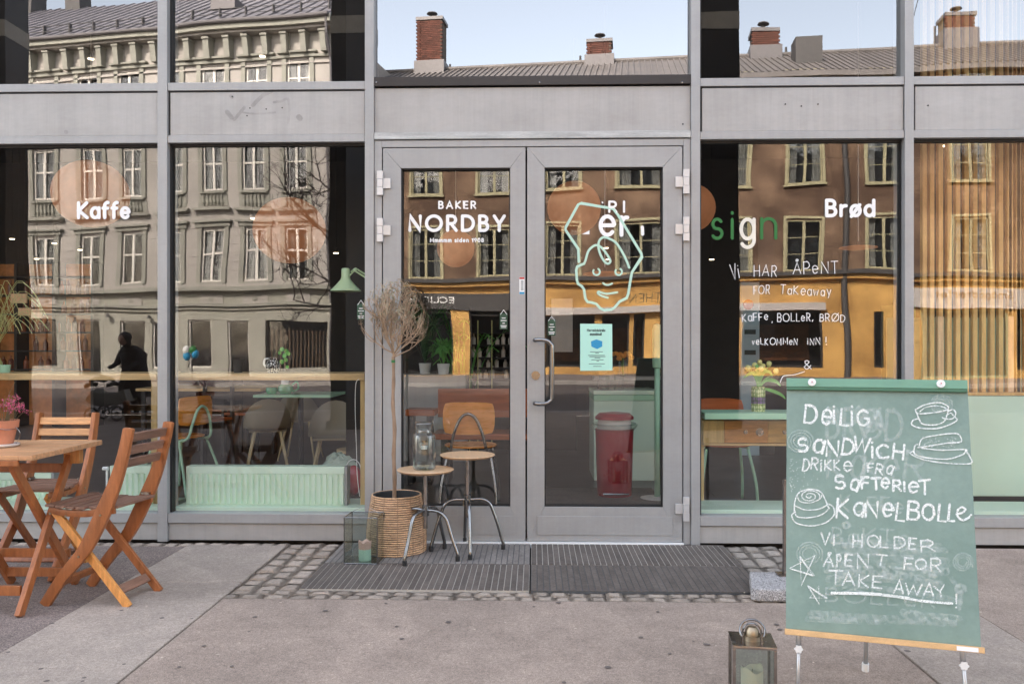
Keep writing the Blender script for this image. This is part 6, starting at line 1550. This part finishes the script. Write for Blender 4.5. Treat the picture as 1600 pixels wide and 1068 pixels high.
for i, (xa, xb, z0, zt, k) in enumerate(hl):
    f = MB(); f.box(xa, xa+.07, -.2, -.08, z0, zt); f.box(xb-.07, xb, -.2, -.08, z0, zt); f.box(xa+.07, xb-.07, -.2, -.081, zt-.08, zt); f.box(xa+.07, xb-.07, -.2, -.081, z0, z0+.08)
    if k == 'dark': f.box(xa+.07, xb-.07, -.19, -.082, zt-.75, zt-.70)
    if k == 'green':
        n = 8
        for j in range(n): MB().box(xa+.08+(xb-xa-.16)*j/n+.01, xa+.08+(xb-xa-.16)*(j+1)/n-.01, -.25, -.21, z0+.09, zt-.09).build('panel', M['gshop'], bt)
    fo = f.build('shop_window', M['dark'] if k != 'green' else M['gshop'], bt)
    g2 = MB(); g2.poly([(xa+.03, -.14, z0), (xb-.03, -.14, z0), (xb-.03, -.14, zt-.03), (xa+.03, -.14, zt-.03)]); g2.build('pane', M['glass_far'], fo)
    if k == 'shop': MB().box(xa+.15, xb-.1, -1.9, -1.8, .5, zt-.5).build('lit_shop_shelf', M['warm'], bt)
# sign boards and awnings
xa, zt = bh_(626, 457); xb, z0 = bh_(803, 480)
MB().box(xa, xb, .002, .08, z0, zt).build('sign_board', M['ledge_dark'], bt)
def bsign(u, v, l): x, z = bh_(u, v); return (x, .085+l*8, z)
m2 = MB()
text(m2, 'ECLIPSE', 709, 470.5, 640, 470.5, 8.2, 2.0, bsign, gap=.3) 
m2.build('lettering', M['white_text'], bt)
for (a, b_, v0, v1) in ((846, 1046, 483.5, 494), (1148, 1292, 478, 489)):
    xa, zt = bh_(a, v0); xb, z0 = bh_(b_, v1); MB().box(xa, xb, .003, .35, z0, zt).build('awning_box', M['awning'], bt, bevel=.01)
def osign(u, v, l): x, z = bh_(u, v); return (x, .003+l*8, z)
m = MB(); text(m, 'THEN', 1034, 476, 984, 476, 14.5, 1.5, osign, gap=.35); text(m, 'A', 1048, 476, 1040, 476, 14.5, 1.5, osign) ; m.build('lettering', M['stem'], bt)
xa, zt = bh_(1428, 449); xb, z0 = bh_(1640, 479); MB().box(xa, xb, .003, .12, z0, zt).build('sign_board', M['awning'], bt)
def ssign(u, v, l): x, z = bh_(u, v); return (x, .125+l*8, z)
m = MB(); text(m, 'Smågodteriet', 1578, 463, 1464, 463, 10, 1.8, ssign, gap=.28); m.build('lettering', M['wood_slatfar'], bt)
MB().tube([(bh_(1322, 300)[0], .14, 0), (bh_(1322, 300)[0], .14, HB)], .11, 8).build('downpipe', M['ledge_dark'], bt)
# roof
e0, e1 = .35, -4.6; za, zb_ = HB+.05, HB+2.35
m = MB(); m.prism([(-.3, e0, za), (-.3, e1, zb_), (-.3, e1-4.5, za), (-.3, e1-4.5, za-.2), (-.3, e0, za-.2)], (BW+.6, 0, 0)); m.build('roof', M['roof_b'], bt)
rl = sqrt((e0-e1)**2+(zb_-za)**2); ra = atan2(zb_-za, e0-e1)
rmx = MB(); 
for i in range(int(BW/.25)): rmx.tube([(i*.25, 0, .02), (i*.25, -rl, .02)], .045, 4, False)
rmx.build('roof_tile_rows', M['roof_b'], bt, loc=(0, e0, za), rot=(-ra, 0, 0))['kind'] = 'stuff'
MB().tube([(-.3, e1, zb_+.05), (BW+.3, e1, zb_+.05)], .12, 8).build('ridge_cap', M['roof_b'], bt)
br_me = MB().box(-.105, .105, -.05, .05, -.033, .033).build('brick', M['brick'], mesh_only=True)
def chimney(u0, u1, vt, vb, cowl=True, nm='chimney'):
    # stands on the ridge; width and height read from the picture at the ridge's distance
    s_ = 1+4.6/33; xa = bh_(u0, 300)[0]; xb = bh_(u1, 300)[0]
    oo = ba+Vector((-sin(brz), cos(brz), 0))*e1
    xa, z1 = local_hit(u0, vt, oo, brz); xb, _ = local_hit(u1, vt, oo, brz); _, z0 = local_hit((u0+u1)/2, vb, oo, brz)
    c = MB(); c.box(xa+.02, xb-.02, e1-.5, e1+.5, z0, z1); ch_ = c.build('chimney', M['bed'], bt)
    MB().box(xa-.12, xb+.12, e1-.6, e1+.62, z0-1.6, z0).build('flashing', M['flash'], ch_); MB().box(xa-.05, xb+.05, e1-.56, e1+.56, z1, z1+.14).build('cap', M['flash'], ch_)
    z = z0+.04; r_ = 0
    while z < z1-.02:
        x = xa+.105+(-.1 if r_ % 2 else 0)
        while x < xb:
            inst(br_me, 'brick', ch_, (max(xa+.06, min(x, xb-.06)), e1+.47, z), (0, 0, 0), (1.05, 1, 1)); x += .235
        z += .082; r_ += 1
    if cowl:
        cm = MB(); xc = (xa+xb)/2; cm.tube([(xc, e1, z1+.14), (xc, e1, z1+.4)], .07, 8); cm.lathe([(.0, .55), (.22, .50), (.25, .45), (.10, .42)], (xc, e1, z1), 14); cm.build('cowl', M['ledge_dark'], ch_)
def small_pipe(u, vt):
    oo = ba+Vector((-sin(brz), cos(brz), 0))*e1; x, z = local_hit(u, vt, oo, brz); MB().tube([(x, e1, zb_-.2), (x, e1, z)], .05, 8).build('vent_pipe', M['ledge_dark'], bt)
chimney(656, 694, 39, 101); chimney(919, 956, 73, 92); chimney(1174, 1214, 55, 75); chimney(1472, 1519, 32, 50)
for u, v in ((703, 101), (907, 88), (1228, 71), (1461, 41)): small_pipe(u, v)
x, z = bh_(1278, 100); 
MB().box(x-.5, x+.5, -2.6, -1.6, HB+.9, HB+2.1).build('dormer', M['ledge_dark'], bt)
# dark barn roof to the far right
c = mir(P(1556, 110, 28.5)); t = thing('dark_clad_house', 'dark clad house gable mirrored at the top right corner', 'building', (c.x, c.y-3, 0), brz)
MB().box(0, 9, -3, 0, 0, c.z-.2).build('wall', M['pillar'], t); m = MB(); m.prism([(-.1, .3, c.z-.2), (-.1, -3.2, c.z-.2), (-.1, -1.5, c.z+1.3)], (9.2, 0, 0)); m.build('roof', M['pillar'], t)

# --- dark pillars on the street side of the arcade
pm = MB().box(-.28, .28, -.28, .28, 0, 9.5).build('shaft', M['pillar'], mesh_only=True)
pb_ = MB().box(-.285, .285, -.285, .285, 5.62, 5.86).build('band', M['bandp'], mesh_only=True); ps = MB().box(-.33, .33, -.33, .33, 0, .12).build('foot', M['ledge_dark'], mesh_only=True)
for i, u in enumerate((-1, 554, 1117, 1672)):
    c = mir(P(u, 539, 12)); t = thing('arcade_pillar', ('dark square pillar mirrored at the left edge of the leftmost window', 'dark square pillar mirrored beside the mint desk lamp', 'dark square pillar mirrored behind the green letters', 'dark square pillar standing to the right of the others, outside the frame')[i], 'pillar', (c.x, c.y, .0), 0, 'dark arcade pillars along the pavement')
    for me, n_ in ((pm, 'shaft'), (pb_, 'band'), (ps, 'foot')): inst(me, n_, t)
# --- bare street tree
c = mir((X(548, 20.5), 20.5-CD, 0))
t = thing('bare_street_tree', 'bare black-branched street tree mirrored over the orange lamp', 'tree', (c.x, c.y, 0))
rr = random.Random(5); tm = MB(); tm.tube([(0, 0, 0), (.05, 0, 1.6), (0, 0, 3.0), (.1, 0, 4.4)], [.12, .10, .08, .05], 8); tm.build('trunk', M['bark_b'], t, smooth=True)
bm_ = MB()
def tw_(p, d, L, r_, lev):
    pts = [p.copy()]; q = p.copy(); dd = d.copy()
    for i in range(5): dd = (dd+Vector([rr.gauss(0, .16) for _ in range(3)])+Vector((0, 0, .04))).normalized(); q = q+dd*L/5; pts.append(q.copy())
    bm_.tube(pts, [max(.006, r_*(1-.6*i/5)) for i in range(6)], 4, False)
    if lev < 4:
        for i in range(4): 
            a = pts[rr.randint(2, 5)]; tw_(a, (dd*.8+Vector([rr.gauss(0, .5) for _ in range(3)])).normalized(), L*rr.uniform(.5, .75), r_*.55, lev+1)
for z, d, L in ((2.6, (-1, .1, .6), 1.5), (3.3, (-1, -.2, .9), 1.6), (2.2, (-.9, .1, -.05), 1.4), (4.2, (-.6, 0, 1), 1.6), (4.3, (.3, 0, 1), 1.3), (3.0, (.8, .1, .6), 1.2), (3.7, (-1, .2, .4), 1.4)):
    tw_(Vector((0, 0, z)), Vector(d).normalized(), L, .04, 1)
bm_.build('crown', M['bark_b'], t)['kind'] = 'stuff'
# --- balloons and small cafe table across the road
c = mir((X(303, 30.0), 30-CD, 0))
t = thing('balloon_bunch', 'bunch of blue, white and green balloons tied to a stand outside the grey house', 'balloons', (c.x, c.y, 0))
for (x, z, m_) in ((-.18, .55+.6, 'blue'), (-.20, .75+.6, 'white'), (.05, .75+.6, 'greenp'), (.12, .62+.6, 'blue')): smooth_angle(MB().ball((x, 0, z-.35), .13, .13, .16, 14, 10).build('balloon', M[m_], t), 80)
MB().tube([(0, 0, 0), (0, 0, .8)], .02, 6).build('stand', M['ledge_dark'], t)
# --- person pushing a pram on the pavement behind the camera
c = mir((X(212, 13.6), 13.6-CD, 0))
t = thing('person', 'person in a long black hooded coat bending over a grey pram', 'person', (c.x, c.y, .0))
def skin_body(name, vs, es, rad, m, par, root=0, lev=2):
    me = bpy.data.meshes.new(name); me.from_pydata(vs, es, []); o = bpy.data.objects.new(name, me); C.objects.link(o); o.parent = par
    sk_ = o.modifiers.new('skin', 'SKIN'); sk_.use_smooth_shade = True
    for i, r_ in enumerate(rad): me.skin_vertices[0].data[i].radius = r_ if isinstance(r_, tuple) else (r_, r_)
    me.skin_vertices[0].data[root].use_root = True
    sb = o.modifiers.new('sub', 'SUBSURF'); sb.levels = lev; sb.render_levels = lev; me.materials.append(m); return o
t.scale = (1, 1.0, .83); t.rotation_euler.z = radians(-75)
V_ = [(0, 0, .90), (-.04, 0, 1.10), (-.10, 0, 1.30), (-.16, 0, 1.42), (-.20, 0, 1.47), (.0, .10, .86), (-.02, .11, .48), (.06, .12, .08), (-.05, .13, .04), (0, -.10, .86), (.06, -.11, .48), (.16, -.12, .08), (.05, -.13, .04), (-.12, .18, 1.34), (-.20, .22, 1.10), (-.42, .20, 1.02), (-.12, -.18, 1.34), (-.20, -.22, 1.10), (-.42, -.20, 1.02), (-.24, 0, 1.53), (-.27, 0, 1.62)]
E_ = [(0, 1), (1, 2), (2, 3), (3, 4), (0, 5), (5, 6), (6, 7), (7, 8), (0, 9), (9, 10), (10, 11), (11, 12), (3, 13), (13, 14), (14, 15), (3, 16), (16, 17), (17, 18), (4, 19), (19, 20)]
rd = [.15, .15, .16, .12, .06, .10, .07, .045, .04, .10, .07, .045, .04, .075, .055, .04, .075, .055, .04, .09, .085]
skin_body('body', V_, E_, rd, M['coat'], t)
cm = MB(); cm.lathe([(.26, .42), (.24, .7), (.20, .95), (.20, 1.15), (.22, 1.3), (.12, 1.42), (0, 1.44)], (-.02, 0, 0), 20, 1, 1.05); cm.v = [(x-.10*max(0, z-.9), y, z) for x, y, z in cm.v]; smooth_angle(cm.build('coat', M['coat'], t), 70)
hd = MB(); hd.ball((-.30, 0, 1.60), .085, .075, .11, 16, 12); smooth_angle(hd.build('head', M['skin'], t), 80)
smooth_angle(MB().ball((-.265, 0, 1.625), .105, .105, .12, 16, 12).build('hood', M['coat'], t), 80)
c = mir((X(172, 13.3), 13.3-CD, 0))
t = thing('pram', 'small grey pram with black wheels and a dark hood, mirrored in the leftmost window', 'pram', (c.x, c.y, .0))
m = MB(); m.bar(cat_rom([(-.30, .42), (-.15, .34), (.15, .34), (.34, .40)], 4), .20, -.17, .17); smooth_angle(m.build('carrycot', M['pram'], t, bevel=.03, seg=2), 50)
hm = MB()
for i in range(5):
    a = radians(30+i*30); hm.tube([(-.16+.22*cos(a), -.17, .46+.2*sin(a)), (-.16+.22*cos(a)*1.05, 0, .46+.24*sin(a)), (-.16+.22*cos(a), .17, .46+.2*sin(a))], .035, 8)
smooth_angle(hm.build('hood', M['coat'], t), 80)
for x in (-.22, .22):
    for y in (-.20, .20):
        wme = MB(); wme.tube([(x+.10*cos(a), y, .115+.10*sin(a)) for a in [i*pi/10 for i in range(21)]], .014, 6, False); wme.tube([(x, y-.01, .115), (x, y+.01, .115)], .03, 8)
        for k in range(6): wme.tube([(x, y, .115), (x+.1*cos(k*pi/3), y, .115+.1*sin(k*pi/3))], .003, 4, False)
        wme.build('wheel', M['black_rubber'], t)
MB().tube([(-.22, -.2, .115), (.2, -.15, .3), (.45, -.17, .95), (.45, .17, .95), (.2, .15, .3), (-.22, .2, .115)], .012, 8).build('handle_frame', M['ledge_dark'], t)
# telephone wire over the street
wr = MB(); a = mir((X(1380, 22), 22-CD, Z(190, 22, 1380))); b_ = mir((X(1450, 22), 22-CD, Z(-60, 22, 1450))); wr.tube([a, b_], .012, 4); tag(wr.build('overhead_wire', M['ledge_dark']), 'thin overhead wire crossing the mirrored sky at the upper right', 'wire')
